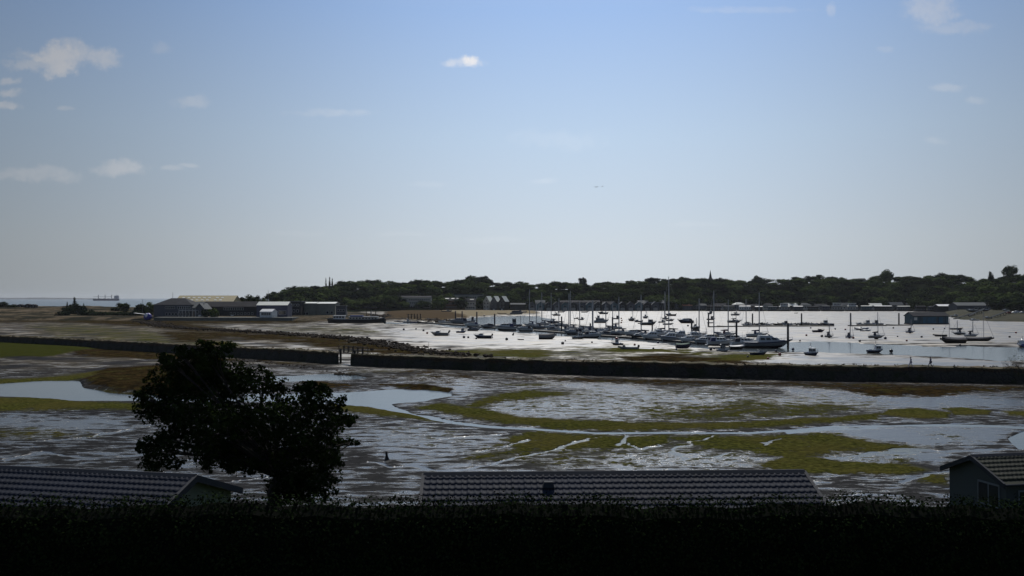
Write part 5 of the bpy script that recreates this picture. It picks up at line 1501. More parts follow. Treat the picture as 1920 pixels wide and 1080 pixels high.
boat('yacht', 1593, 634.5, 15, 330, 'small blue sloop standing upright on the mud', G1, 'blue', keel=.3, mast_px=46, mr=.13)
boat('yacht', 1644, 636, 31, 358, 'pale sailing yacht with sail furled along its boom above the channel', G1, 'pgrey', keel=.45, mast_px=49, cover='canvas', heel=-2)
boat('yacht', 1707, 625, 17, 340, 'blue sloop on the mud in front of the blue floating shed', G1, 'blue', keel=.3, mast_px=25, mr=.13)
boat('open', 1786, 643.5, 47, 178, 'long black hulled sailing hulk with a bare mast', G1, 'black', H=1.3, deck='wood', mast_px=44, cover_on='canvas')
boat('open', 1838, 639.5, 54, 2, 'long low dark barge hull with a tall mast at its stern end', G1, 'black', asp=.2, H=.95, deck='wood', cover_on='canvas', mast_px=53)
boat('yacht', 1797, 628, 25, 178, 'grey sloop behind the long black hulk', G1, 'grey', keel=.2, mast_px=27, mr=.13)
boat('open', 1794, 618, 25, 2, 'narrow dark launch north of the grey sloop', G1, 'black', H=.7)
boat('yacht', 1822, 631, 28, 2, 'low white sloop between the black hulk and the long barge', G1, 'white', mast_px=31, mr=.13)
boat('fisher', 1917, 650, 22, 80, 'blue boat at the east edge of the harbour seen from astern', G1, 'blue', asp=.6, whh=1.5)
boat('dinghy', 1700 + 62, 631, 26, 178, 'thin dark punt lying near the long black hulk', G1, 'black', asp=.2)
# marina pontoon boats: left cluster
boat('dinghy', 750, 604, 14, 178, 'small dark tender at the tip of the pontoon near the barge', G2, 'navy')
boat('fisher', 763, 604.5, 15, 10, 'little white cabin launch at the tip of the pontoon', G2, 'white', roof='blue', whh=1.6)
boat('dinghy', 778, 605.5, 15, 0, 'blue tender next to the little white cabin launch', G2, 'blue', engine=True)
boat('rib', 792, 605.5, 20, 178, 'dark inflatable with outboard berthed past the blue tender', G2, 'black')
boat('dinghy', 806, 606, 14, 0, 'navy tender with outboard, next after the dark inflatable', G2, 'navy', engine=True)
boat('open', 812, 601, 24, 178, 'grey open launch lying against the dark rocks', G2, 'grey')
boat('motor', 834, 607.5, 26, 178, 'white topped motor boat, first of the larger boats on the pontoon', G2, 'white', cover='canvas', engine=False)
boat('cruiser', 860, 608, 40, 182, 'long grey hulled cruiser under a dark cover', G2, 'grey', cabin='grey', cover='canvas')
boat('fisher', 884, 604, 17, 5, 'dark wheelhouse launch between two tall piles', G2, 'navy', cabin='navy', roof='canvas', whh=2.4)
boat('cruiser', 884, 613, 31, 180, 'white cruiser with sloping windscreen below the dark wheelhouse launch', G2, 'white', cover='bluecanvas')
boat('motor', 914, 615, 28, 180, 'grey motor boat under a dark tent by the third pile', G2, 'grey', tent='canvas', engine=False)
boat('fisher', 945, 613, 17, 8, 'launch with a blue canvas wheelhouse', G2, 'white', cabin='bluecanvas', roof='bluecanvas', whh=1.8)
wb = boat('fisher', 967, 612, 24, 180, 'tall dark workboat with a gantry frame', G2, 'black', cabin='grey', roof='canvas', whh=3.0, wh=(-.05, .25))
m_ = MB()
for yy_ in (-1, 1): m_.tube([(-2.4, yy_, .8), (-2.4, yy_, 5.4)], .09, 5); m_.tube([(-2.4, yy_, 5.4), (0, yy_, 5.0)], .07, 5)
m_.tube([(-2.4, -1, 5.4), (-2.4, 1, 5.4)], .09, 5); m_.build('gantry', PC['black'], wb)
boat('cruiser', 946, 619.5, 44, 180, 'long white cruiser lying in front of the tall dark workboat', G2, 'white', cover='bluecanvas', stripe='navy')
boat('cruiser', 982, 621, 34, 182, 'white sports cruiser with a dark hull band east of the workboat', G2, 'white', stripe='black', cover='canvas')
# yachts of the marina: px, base py, width px, heading, mast px, hull, cover
YS = [(997, 612, 30, 182, 70, 'white', 'bluecanvas', 'white yacht with the first tall mast of the marina'), (1010, 616, 32, 178, 45, 'grey', 'canvas', 'grey yacht with a short mast near the first tall one'), (1020, 610, 30, 184, 62, 'white', 'canvas', 'white yacht behind the leading marina yachts'),
      (1037, 606, 26, 178, 57, 'navy', 'bluecanvas', 'navy yacht lying beyond the second row of masts'), (1052, 612, 30, 180, 54, 'white', 'canvas', 'white yacht with thin mast by the fourth pile'), (1062, 622, 34, 2, 72, 'white', 'canvas', 'white yacht with dark boom cover in the thick of the masts'),
      (1074, 619, 34, 178, 74, 'grey', 'canvas', 'grey yacht with a twin of the nearby tallest masts'), (1092, 622, 36, 180, 58, 'navy', 'canvas', 'navy yacht with a long dark boom cover'), (1107, 624, 36, 0, 62, 'white', 'bluecanvas', 'white yacht with blue sail cover mid marina'),
      (1116, 628, 38, 180, 66, 'white', 'canvas', 'white yacht with dark spray hood mid marina'), (1140, 621, 30, 184, 52, 'grey', 'canvas', 'grey yacht berthed just behind the red topped boat'), (1153, 617, 30, 178, 52, 'white', 'bluecanvas', 'white yacht beyond the fifth pile'),
      (1166, 628, 40, 178, 72, 'white', 'canvas', 'white yacht with a big dark sail bundle on its boom'), (1208, 632, 42, 180, 80, 'white', 'canvas', 'white yacht with a stout mast west of the tallest mast'), (1241, 628, 42, 0, 82, 'navy', 'canvas', 'navy yacht with long dark cover over its boom'),
      (1261, 630, 50, 180, 112, 'white', 'canvas', 'large white yacht carrying the tallest mast of the marina'), (1306, 631, 36, 0, 72, 'grey', 'canvas', 'grey yacht with dark boom east of the tallest mast'), (1344, 636, 40, 182, 92, 'white', 'bluecanvas', 'white yacht with a tall mast near the eastern cruisers'),
      (1360, 631, 40, 0, 70, 'white', 'maroon', 'white yacht with a maroon sail cover'), (1418, 632, 42, 2, 84, 'white', 'bluecanvas', 'white yacht whose sail cover hangs over the large motor yacht'), (1402, 612, 22, 180, 52, 'grey', 'canvas', 'small grey yacht tucked behind the large motor yacht')]
for (px, py, w, hd, mp, hc, cv, lb) in YS:
    boat('yacht', px + (-2 if hd > 90 else 2) * w / 34, py, w, hd, lb, G2, hc, mast_px=mp, cover=cv, mr=.19, H=w*gy(py)/F*.16, z=-.12)
# motor cruisers along the near side of the pontoon
boat('motor', 1130, 630, 30, 180, 'grey motor boat with dark tent in front of the mid marina yachts', G2, 'grey', tent='canvas', engine=False)
boat('motor', 1040, 620.5, 26, 2, 'low grey motor boat under a dark tent before the leading yachts', G2, 'pgrey', tent='canvas', engine=False)
boat('cruiser', 1072, 627, 34, 180, 'grey cruiser with dark canopy near the fourth pile', G2, 'grey', cover='canvas')
boat('cruiser', 1112, 633, 40, 2, 'white cruiser showing its bow rail behind the black hulled boat', G2, 'white', cover='canvas', stripe='grey')
boat('motor', 1198, 635, 36, 180, 'dark motor boat with white windscreen east of the red topped boat', G2, 'black', engine=False)
boat('cruiser', 1222, 637, 46, 180, 'white flybridge cruiser, first of the four big cruisers', G2, 'white', fly=True)
boat('cruiser', 1256, 640, 48, 178, 'pale grey cruiser with long dark windows, second of the four big cruisers', G2, 'pgrey', fly=True, stripe='navy')
boat('cruiser', 1292, 642.5, 44, 182, 'white cruiser with a rounded canopy behind the green covered hull', G2, 'white', cover='tan')
boat('cruiser', 1318, 645, 42, 180, 'grey cruiser with a white dinghy on its stern', G2, 'pgrey', cover='canvas', stripe='black')
boat('cruiser', 1352, 648, 52, 0, 'white cruiser with blue cockpit cover, third of the four big cruisers', G2, 'white', cover='bluecanvas', fly=False, stripe='grey')
boat('cruiser', 1398, 650, 56, 2, 'white cruiser with a deep pale hull beside the large motor yacht', G2, 'white', cover='canvas', stripe='pgrey')
boat('cruiser', 1440, 652, 92, 0, 'large pale motor yacht with flybridge at the outer end of the marina', G2, 'grey', fly=True, stripe='navy', H=1.75, asp=.3, cabin='pgrey')
XB = [('cruiser', 1034, 617, 30, 180, 'white', 'white cruiser squeezed between leading yachts and fourth pile', 'canvas'), ('motor', 1086, 618, 26, 2, 'pgrey', 'pale motor boat behind the navy yacht with long boom cover', 'canvas'), ('cruiser', 1102, 620, 30, 180, 'white', 'white cruiser on the far side of the pontoon by the thin dark pile', 'bluecanvas'),
      ('cruiser', 1126, 625, 34, 2, 'white', 'white cruiser behind the red topped boat, canopy up', 'canvas'), ('motor', 1152, 628, 30, 180, 'grey', 'grey motor boat just behind the red topped boat', 'canvas'), ('cruiser', 1186, 630, 40, 180, 'white', 'white cruiser lying behind the grey open motor boat', 'canvas'),
      ('cruiser', 1236, 632, 42, 0, 'white', 'white cruiser behind the first of the four big cruisers', 'bluecanvas'), ('cruiser', 1276, 634, 40, 180, 'pgrey', 'pale cruiser beyond the pontoon at the thick pile', 'canvas'), ('cruiser', 1304, 637, 44, 0, 'white', 'white cruiser with dark canopy right behind the thick pile', 'canvas'),
      ('cruiser', 1330, 640, 44, 180, 'white', 'white cruiser moored behind the one with a stern dinghy', 'tan'), ('cruiser', 1378, 642, 46, 0, 'white', 'white cruiser half hidden by the tallest mooring pile', 'canvas'), ('motor', 1412, 644, 34, 180, 'pgrey', 'pale motor boat inside the large motor yacht', 'canvas')]
for (kd, px, py, w, hd, hc, lb, cv) in XB:
    boat(kd, px, py, w, hd, lb, G2, hc, cover=cv, engine=False, fly=(px % 4 == 0))
# moored boats beyond
MO = [('motor', 838, 586.5, 16, 10, 'navy', 'dark motor boat resting on the sand spit shore'), ('open', 898, 588.5, 11, 5, 'navy', 'small navy boat just off the village beach'), ('open', 813, 581.5, 14, 178, 'white', 'white boat drawn up high on the sandy spit'), ('open', 941, 589.5, 14, 178, 'black', 'black open boat at the water edge below the gabled houses'),
      ('cruiser', 970, 590.5, 22, 10, 'grey', 'grey cruiser aground below the long low dark shed'), ('motor', 977, 587.5, 16, 178, 'pgrey', 'pale motor boat just behind the aground grey cruiser'), ('open', 995, 589, 8, 10, 'red', 'little red boat on the sand east of the aground cruiser'),
      ('yacht', 1042, 592, 14, 178, 'navy', 'navy sloop alone on bright mud behind the marina masts'), ('open', 1053, 585.8, 11, 0, 'pgrey', 'pale boat in front of the western boathouses'), ('open', 1097, 586, 11, 0, 'grey', 'grey boat in front of the middle boathouses'), ('motor', 1130, 589, 15, 178, 'navy', 'navy motor boat lying off the middle boathouses'),
      ('motor', 1081, 598, 8, 10, 'black', 'small black boat far behind the marina masts'), ('fisher', 1090, 600, 10, 10, 'navy', 'little navy cabin boat on the bright mud behind the masts'), ('fisher', 1124, 599, 13, 178, 'navy', 'navy cabin boat in line with the grey decked sloop'), ('cruiser', 1128, 605.5, 22, 0, 'pgrey', 'pale cruiser lying low behind the mid marina masts'),
      ('fisher', 1156, 598.5, 11, 340, 'navy', 'navy fishing boat on bright mud behind the fifth pile'), ('dinghy', 1158, 606.5, 8, 10, 'black', 'black tender near the orange floats'), ('yacht', 1185, 602, 11, 280, 'grey', 'grey sloop seen end on behind the marina'), ('motor', 1196, 604, 13, 178, 'grey', 'grey motor boat next to the end on sloop'), ('dinghy', 1202, 607, 10, 10, 'navy', 'navy tender beside the black fishing boat'),
      ('fisher', 1216, 609.5, 24, 2, 'black', 'broad black fishing boat behind the stout masted yacht'), ('yacht', 1211, 597, 9, 280, 'white', 'white sloop seen end on off the eastern boathouses'), ('fisher', 1241, 605, 11, 10, 'navy', 'navy boat with blue cabin under the tallest mast'), ('yacht', 1247, 598.5, 12, 178, 'navy', 'navy sloop with bare mast off the grey roofed shed'),
      ('motor', 1257, 592.5, 16, 178, 'navy', 'long navy boat near the shore under the orange roof'), ('motor', 1257, 602, 13, 10, 'navy', 'navy motor boat just above the white launch'), ('open', 1253, 609, 16, 2, 'pgrey', 'pale launch below the navy motor boat'), ('cruiser', 1285, 606, 24, 180, 'navy', 'navy cruiser against the sixth pile'),
      ('yacht', 1305, 619.5, 13, 275, 'black', 'black sloop seen end on in mid harbour'), ('fisher', 1332, 589, 7, 280, 'navy', 'small navy boat off the houseboats below the spire'), ('fisher', 1333, 600, 13, 340, 'navy', 'navy fishing boat beside the first far pontoon pile'), ('open', 1332, 606, 10, 10, 'black', 'black launch by the first far pontoon pile'),
      ('yacht', 1380, 591.5, 15, 2, 'grey', 'grey sloop lying closest to the shore houseboats'), ('yacht', 1378, 605, 22, 2, 'grey', 'grey sloop above the tall marina pile'), ('rib', 1616, 618.5, 20, 2, 'grey', 'grey inflatable on mud before the far pontoon'), ('rib', 1623, 621, 15, 2, 'pgrey', 'pale inflatable touching the grey one'), ('dinghy', 1493, 587.5, 6, 5, 'black', 'tiny black tender off the mid shore houseboats')]
for (kd, px, py, w, hd, hc, lb) in MO:
    kw = dict(mast_px=random.uniform(16, 26), mr=.14) if kd == 'yacht' else {}
    boat(kd, px, py, w * 1.28, hd, lb, G3, hc, cabin=random.choice(('white', 'navy', 'grey')), **kw)
# tenders and small boats crowded on the far pontoon
FP = [('fisher', 1400, 611, 11, 'navy', 'dark launch at the western tip of the far pontoon'), ('dinghy', 1412, 611.5, 10, 'black', 'black tender behind the second far pile'), ('open', 1424, 611.5, 12, 'grey', 'grey boat crowded among the far pontoon tenders'), ('motor', 1436, 611.5, 12, 'pgrey', 'pale motor boat crowded among the far pontoon tenders'), ('dinghy', 1448, 611.5, 10, 'navy', 'navy tender mid way along the crowded far pontoon'),
      ('open', 1460, 611.5, 12, 'black', 'black boat west of the canopied launch on the far pontoon'), ('fisher', 1476, 611, 14, 'white', 'white canopied launch standing tall on the far pontoon'), ('dinghy', 1489, 611.5, 10, 'black', 'black tender east of the canopied launch'), ('motor', 1505, 610.5, 16, 'grey', 'grey cabin boat beside the third far pile'), ('motor', 1524, 610.5, 13, 'white', 'white motor boat past the third far pile'),
      ('open', 1537, 610.5, 12, 'navy', 'navy boat next to the dark cabin launch on the far pontoon'), ('fisher', 1551, 610.5, 18, 'navy', 'dark cabin launch ending the crowded part of the far pontoon'), ('motor', 1614, 610, 14, 'pgrey', 'pale motor boat just past the fourth far pile'), ('fisher', 1630, 610, 17, 'white', 'white cabin boat on the far pontoon near the pale yacht mast'), ('fisher', 1646, 609.5, 15, 'navy', 'navy cabin boat on the far pontoon behind the pale yacht mast')]
for i, (px, hc, wd) in enumerate(((1406, 'black', 'first'), (1418, 'navy', 'second'), (1430, 'black', 'third'), (1442, 'grey', 'fourth'), (1454, 'black', 'fifth'), (1467, 'navy', 'sixth'), (1483, 'black', 'seventh'), (1496, 'grey', 'eighth'), (1513, 'black', 'ninth'), (1530, 'navy', 'tenth'), (1544, 'black', 'last'))):
    FP.append((('rib', 'open', 'motor')[i % 3], px, 608.8, 12, hc, '%s tender on the shore side of the far pontoon, %s from its western tip' % (hc, wd)))
for (kd, px, py, w, hc, lb) in FP:
    boat(kd, px, py, w * 1.35, random.choice((2, 178, 174)), lb, G4, hc, z=.05, cabin=random.choice(('white', 'pgrey', 'navy')))
# laid up hulls on the boatyard shore
YD = [(1790, 590, 20, 'white', 'white hull laid up at the seaward edge of the boatyard'), (1822, 585, 34, 'grey', 'long grey hull laid up below the long grey roof'), (1848, 583, 26, 'navy', 'navy hull propped beside the boatyard shed end'), (1885, 583, 18, 'pgrey', 'pale hull laid up near the parked cars'), (1826, 601, 20, 'white', 'white boat pulled up at the foot of the slipway'), (1852, 600.5, 16, 'pgrey', 'small pale boat on the shingle past the slipway foot')]
for (px, py, w, hc, lb) in YD:
    D = {590: 640, 585: 690, 583: 700, 601: 560, 600.5: 558}[py]
    zz = float(yard_z(np.array(float(px)), np.array(float(D))))
    b_ = boat('motor' if w < 25 else 'yacht', px, 600, w * .9, random.choice((4, 176)), lb, 'boats laid up on the boatyard shore', hc, mast=None, engine=False)
    b_.location = ((px - 960) / F * D, D, zz + .2)

# the barge
bp = settle(668, 605.5, -.1); k = bp.y / F; L = 107 * k
bg_ = thing('barge', 'long black houseboat barge with white wheelhouse moored off the sage green sheds', 'barge', bp, R(-1))
B = 5.2; m_ = MB(); rings = []
for t_ in np.linspace(0, 1, 15):
    b = B / 2 * (1 - max(0, (t_ - .86) / .14) ** 2.2 * .95) * (1 - max(0, (.08 - t_) / .08) ** 2 * .5)
    sh = 2.35 + 1.0 * max(0, (t_ - .7) / .3) ** 2 + .55 * max(0, (.2 - t_) / .2) ** 1.5
    x = L * (t_ - .5)
    rings.append([(x, b * .95, sh - .5), (x, b, sh), (x * .985, b * .92, 1.0), (x * .97, b * .8, -.3), (x * .97, -b * .8, -.3), (x * .985, -b * .92, 1.0), (x, -b, sh), (x, -b * .95, sh - .5)])
m_.loft(rings); m_.build('hull', PC['black'], bg_)
m_ = MB()
for sg in (1, -1): m_.loft([[(r_[1][0], sg * (abs(r_[1][1]) + .02), r_[1][2] - .02), (r_[1][0], sg * (abs(r_[1][1]) + .05), r_[1][2] - .12), (r_[1][0], sg * (abs(r_[1][1]) + .02), r_[1][2] - .28)] for r_ in rings], close=False)
m_.build('rubbing_strake', PC['grey'], bg_)
MB().box2(-L * .12, L * .38, -2.0, 2.0, 1.9, 3.6).build('deckhouse', PC['cream'], bg_)
MB().box2(-L * .13, L * .39, -2.15, 2.15, 3.6, 3.75).build('deckhouse_roof', PC['pgrey'], bg_)
for x in np.linspace(-L * .09, L * .35, 9): MB().box2(x - .5, x + .5, -2.06, -1.96, 2.5, 3.2).build('window', GL, bg_)
MB().box2(-L * .39, -L * .2, -2.0, 2.0, 1.9, 4.2).build('wheelhouse', PC['white'], bg_)
MB().box2(-L * .40, -L * .19, -2.2, 2.2, 4.2, 4.4).build('wheelhouse_roof', PC['white'], bg_)
for x in np.linspace(-L * .37, -L * .22, 4): MB().box2(x - .55, x + .55, -2.06, -1.96, 3.0, 3.9).build('window', GL, bg_)
MB().box2(-L * .1, L * .12, -1.7, 1.7, 3.75, 4.5).build('upper_cover', PC['blue'], bg_)
m_ = MB(); m_.tube([(L * .26, 0, 3.7), (L * .26, 0, 7.6)], [.12, .07]); m_.tube([(-L * .16, 0, 3.7), (-L * .16, 0, 6.6)], [.1, .06]); m_.build('mast', ALU, bg_)
m_ = MB()
for x in np.linspace(-L * .46, L * .46, 14): m_.box(x, -2.3, 3.1, .07, .07, 1.0)
m_.box2(-L * .46, L * .46, -2.33, -2.27, 3.55, 3.62); m_.build('guard_rail', STEEL, bg_)
MB().prism([(L * .47, -1.0), (L * .5, 2.6), (L * .52, 2.4), (L * .52, -.5)], -.06, .06).build('stem', PC['black'], bg_)

# ---------------------------------------------------------------- pontoons, piles, buoys, jetty
decking = mat('pontoon_decking', (.15, .14, .12), .8, .3, 1.0)
def pontoon(name, label, pts, w=2.2, fingers=()):
    t = thing(name, label, 'pontoon', (0, 0, 0))
    P = [at(*p) for p in pts]
    for i in range(len(P) - 1):
        a, c = P[i], P[i + 1]; d = (c - a); L = d.length; rz = math.atan2(d.y, d.x); m0 = (a + c) / 2
        MB().box(m0.x, m0.y, .42, L - .15, w, .16, rz).build('walkway', decking, t)
        MB().box(m0.x, m0.y, .10, L - .3, w * .9, .48, rz).build('float', RUBBER, t)
        for k in range(max(1, int(L / 14))):
            q = a.lerp(c, (k + .5) / max(1, int(L / 14))); n_ = Vector((-d.y, d.x, 0)).normalized()
            if n_.y < 0: n_ = -n_
            e = q + n_ * 5
            MB().box(e.x, e.y, .36, .9, 8, .24, rz).build('finger', decking, t)
    return t
pontoon('marina_pontoon', 'long marina pontoon running out across the middle of the harbour', [(742, 603.5), (800, 606), (860, 610), (920, 615), (1000, 620.5), (1060, 625), (1120, 630), (1200, 635.5), (1280, 642), (1360, 648), (1420, 651.5)])
pontoon('far_pontoon', 'narrow pontoon crowded with tenders beyond the marina', [(1330, 613.5), (1400, 612.5), (1480, 612.2), (1562, 611.8)], 3.0)
pontoon('far_pontoon', 'narrow pontoon between the fourth and last far piles', [(1592, 611.5), (1660, 611)], 3.0)
pontoon('far_pontoon', 'short empty pontoon just west of the blue floating shed', [(1664, 610.6), (1708, 610)], 3.0)
pilem = mat('mooring_pile_steel', (.018, .018, .024), .6, .4, 1.0)
PILES = [(854, 583.5, 606, 'thin mooring pile, first along the marina pontoon'), (866.5, 584, 606, 'mooring pile beside the first thin one at the pontoon start'), (894, 585, 610, 'mooring pile beside the dark wheelhouse launch'), (927.5, 589, 614, 'mooring pile west of the tall dark workboat'), (1053, 594, 623, 'mooring pile with a capped top amid the marina masts'), (1148.5, 595, 625, 'mooring pile behind the red topped boat'), (1223, 600, 620, 'short mooring pile behind the stout masted yacht'),
         (1297, 600, 634, 'thick mooring pile east of the tallest mast'), (1381, 602, 646, 'tallest mooring pile, standing by the maroon sail cover'), (1477.5, 606.5, 653, 'thick mooring pile at the bow of the large motor yacht'), (1328.5, 589, 613, 'far mooring pile below the church spire'), (1411, 588.5, 611, 'second far mooring pile rising behind crowded tenders'), (1503, 588, 611, 'third far mooring pile at the tender crowd end'), (1595, 587.5, 611.5, 'fourth far mooring pile on the gap between pontoons'), (1685.5, 587.5, 610, 'last far mooring pile, west of the blue floating shed'), (1107, 607, 626, 'thin dark pile among the mid marina yachts')]
for px, p0, p1, lb in PILES:
    b0 = at(px, p1); top = at_depth(px, p0, b0.y); r = .30 if b0.y < 420 else .36
    t = thing('mooring_pile', lb, 'pile', (b0.x, b0.y, 0), 0, 'mooring piles')
    MB().tube([(0, 0, -1), (0, 0, top.z)], r, 10).build('post', pilem, t, True)
    MB().tube([(0, 0, top.z), (0, 0, top.z + .25)], [r * 1.05, .05], 10).build('cap', PC['pgrey'] if px in (1381, 1053) else pilem, t)
# channel poles standing in the mud
for px, p0, p1, lb in ((803, 640.5, 662, 'thin withy pole standing in mud past the rubble spit'), (1024, 690, 690.1, None)):
    if lb:
        b0 = at(px, p1); top = at_depth(px + 1, p0, b0.y)
        tag(MB().tube([(b0.x, b0.y, -.3), (top.x, top.y, top.z)], [.07, .04], 6).build('pole', darkt), lb, 'pole')
b0 = at(725, 862.5)
st = MB(); g = random.Random(9)
st.loft([[(b0.x + r_ * math.cos(j) * g.uniform(.8, 1.2) + dx, b0.y + r_ * math.sin(j) * g.uniform(.8, 1.2), z) for j in (0, 1.05, 2.1, 3.14, 4.19, 5.24)] for r_, z, dx in ((.34, -.1, 0), (.17, .12, .02), (.12, .4, .0), (.085, .66, -.03), (.03, .74, -.02))])
tag(st.build('mooring_stump', darkt), 'short black timber stump standing alone in the near mud', 'post')
# buoys lying on the mud
bu = None
bcol = [PC['black'], PC['navy'], PC['red'], PC['orange']]
BU = [(1170, 652, .45), (1190, 648, .35), (1234, 644, .4), (1333, 657, .45), (1355 - 16, 655, .3), (1487, 657, .4), (1462, 667, .4), (1671, 661, .5), (1541, 632, .5), (1512, 630, .4), (1548, 606, .0), (1660, 636, .5), (1600, 635, .4), (1728, 633, .4), (1683, 632, .3), (1675, 616, .4), (1750, 618, .4), (1771, 617, .35), (1893, 633, .4), (1905, 625, .4), (1860, 636, .3), (794, 621, .5), (801, 626, .45), (780, 618, .4), (757, 619, .5), (870, 634, .5), (878, 634, .4), (893, 636, .35), (962, 629, .4), (950, 638, .5), (963, 626, .3), (908, 593.5, .7), (843, 622, .4), (1055, 646, .5), (1012, 630, .3), (1165, 598, .5), (1166, 602, .5), (1165, 606, .5), (1290, 612, .5), (1585, 619, .4), (1520, 616, .4), (1566, 618, .4), (1640, 625, .35), (1700, 640, .35), (1612, 641, .4), (1800, 648, .3), (1455, 660, .35), (1440, 674, .3), (1402, 671, .3), (1225, 655, .3), (1268, 657, .3), (1110, 643, .3), (1060, 640, .25), (1500, 640, .3)]
protoB = {}
for px, py, r in BU:
    if r < .1: continue
    p = at(px, py); ci = 3 if (px, r) in ((1165, .5), (1166, .5)) else random.choice((0, 0, 0, 1, 1, 2))
    lb = ('orange float in the cluster behind the fifth pile', None)[0] if ci == 3 else ('dark mooring buoy lying on the bare harbour mud' if ci < 2 else 'faded red mooring buoy lying on the bare harbour mud')
    gp = 'orange floats behind the fifth pile' if ci == 3 else ('dark buoys on the mud' if ci < 2 else 'red buoys on the mud')
    if ci not in protoB:
        t = thing('mooring_buoy', lb, 'buoy', (p.x, p.y, .0), random.uniform(0, 6), gp)
        MB().ball((0, 0, .8), 1, 1, .95, 10, 6).build('float', bcol[ci], t, True)
        MB().tube([(0, 0, 1.7), (.1, 0, 2.1), (.3, 0, 1.9)], .1, 5).build('ring', STEEL, t)
        t.scale = (r,) * 3; protoB[ci] = t
    else:
        copy_thing(protoB[ci], (p.x, p.y, 0), random.uniform(0, 6), (r,) * 3, lb, gp)
# jetty frames by the sandy spit
jt = thing('timber_jetty', 'dark timber jetty frames on the rocks of the sandy spit', 'jetty', at(758, 600))
m_ = MB(); k = jt.location.y / F
for i, px in enumerate((765, 771, 777, 782, 788)):
    x = (px - 758) * k; m_.box(x, 0, 1.7, .3, .3, 4.6); m_.box(x, 2.6, 1.7, .3, .3, 4.6)
m_.build('post', darkt, jt)
m_ = MB(); m_.box((776.5 - 758) * k, 1.3, 2.6, 26 * k, 3.0, .25); m_.box((770 - 758) * k, 0, 3.5, 16 * k, .2, .2); m_.box((740 - 758) * k, 1, .8, 44 * k, 3, .4); m_.build('deck', darkt, jt)
spots = []
for i in range(380):
    px = random.uniform(660, 850); py = np.interp(px, [660, 720, 790, 850], [592, 593, 600, 605]) + random.gauss(0, 1.3); p = at(px, py)
    spots.append(((p.x, p.y, .3), random.uniform(.5, 1.5)))
rubble('rock_bank', 'dark bank of rocks along the foot of the sandy spit', spots, 8)
# slip rails and cars in the boatyard
def yd(px, D): return Vector(((px - 960) / F * D, D, float(yard_z(np.array(float(px)), np.array(float(D))))))
for (a, c, lb) in (((1788, 600), (1842, 660), 'long pale slipway ramp climbing into the boatyard'), ((1816, 610), (1845, 690), 'upper slipway ramp next to the laid up grey hull'), ((1858, 570), (1892, 640), 'slipway ramp near the parked cars')):
    p, q = yd(*a), yd(*c); p.z += .7; q.z += 2.2
    t = thing('slipway', lb, 'slipway', (0, 0, 0))
    MB().tube([p, q], .5, 4).build('ramp', M_['lead'], t)
    m_ = MB()
    for f_ in np.linspace(.05, .95, 7):
        r_ = p.lerp(q, f_); m_.box(r_.x, r_.y, r_.z - 1.6, .3, .3, 3.0)
    m_.build('trestle', darkt, t)
def car(px, D, hd, col, label):
    p = yd(px, D); t = thing('parked_car', label, 'car', p, R(hd), 'cars parked in the boatyard')
    m_ = MB(); m_.loft([[(-2.1, -.85, .3), (2.1, -.85, .3), (2.1, .85, .3), (-2.1, .85, .3)], [(-2.15, -.88, .75), (2.1, -.88, .7), (2.1, .88, .7), (-2.15, .88, .75)], [(-1.9, -.8, .95), (1.1, -.8, .95), (1.1, .8, .95), (-1.9, .8, .95)], [(-1.5, -.68, 1.45), (.45, -.68, 1.45), (.45, .68, 1.45), (-1.5, .68, 1.45)]]); m_.build('body', PC[col], t)
    for sg in (1, -1): MB().add([(-1.72, sg * .79, 1.0), (.92, sg * .79, 1.0), (.42, sg * .70, 1.38), (-1.48, sg * .70, 1.38)], [(0, 1, 2, 3)]).build('window', GL, t)
    for x in (-1.3, 1.3):
        for sg in (1, -1): MB().tube([(x, sg * .72, .32), (x, sg * .9, .32)], .32, 12).build('wheel', RUBBER, t)
for a in ((1890, 640, 175, 'red', 'dark red parked car at the end of the boatyard slipway'), (1901, 642, 178, 'white', 'white parked car beside the dark red one'), (1908, 655, 4, 'pgrey', 'pale parked car behind the white one'), (1917, 640, 176, 'grey', 'grey parked car at the east edge of the boatyard')):
    car(*a)
# ---------------------------------------------------------------- cargo ship at anchor
D = 5600.0; k = D / F
p0 = at_depth(198.5, 563.2, D)
ship = thing('cargo_ship', 'blue bulk carrier with three deck cranes at anchor on the sea', 'ship', (p0.x, D, -.35))
L = 49 * k; W = 24
shm = mat('ship_blue_hull', (.012, .024, .085), .6, .1, .02); shw = mat('ship_white', (.34, .36, .42), .6, .1, .05); shc = mat('ship_crane', (.04, .045, .08), .6, .1, .05)
m_ = MB(); rings = []
for t_, b, z in ((-.5, .7, 13), (-.42, 1, 12), (.3, 1, 12), (.43, .7, 13), (.5, .05, 15.5)):
    rings.append([(-L * t_, W / 2 * b, z), (-L * t_ * .97, W / 2 * b * .9, -1), (-L * t_ * .97, -W / 2 * b * .9, -1), (-L * t_, -W / 2 * b, z)])
m_.loft(rings); m_.build('hull', shm, ship)
MB().box2(L * .345, L * .475, -W * .45, W * .45, 12, 27).build('superstructure', shw, ship)
m_ = MB(); m_.box2(L * .36, L * .45, -W * .6, W * .6, 27, 32); m_.box2(L * .43, L * .48, -4, 4, 27, 33); m_.tube([(L * .4, 0, 32), (L * .4, 0, 41)], [1.4, .6]); m_.build('bridge', shw, ship)
for x in (-L * .29, -L * .03, L * .22):
    MB().box2(x - 1.5, x + 1.5, -1.5, 1.5, 12, 37).build('crane', shc, ship)
MB().tube([(-L * .48, 0, 25), (L * .2, 0, 25)], .9, 4).build('crane_jib', shc, ship)
for i, x in enumerate(np.linspace(-L * .4, L * .28, 5)): MB().box(x, 0, 13, L * .1, W * .7, 2.5).build('hatch', shc, ship)
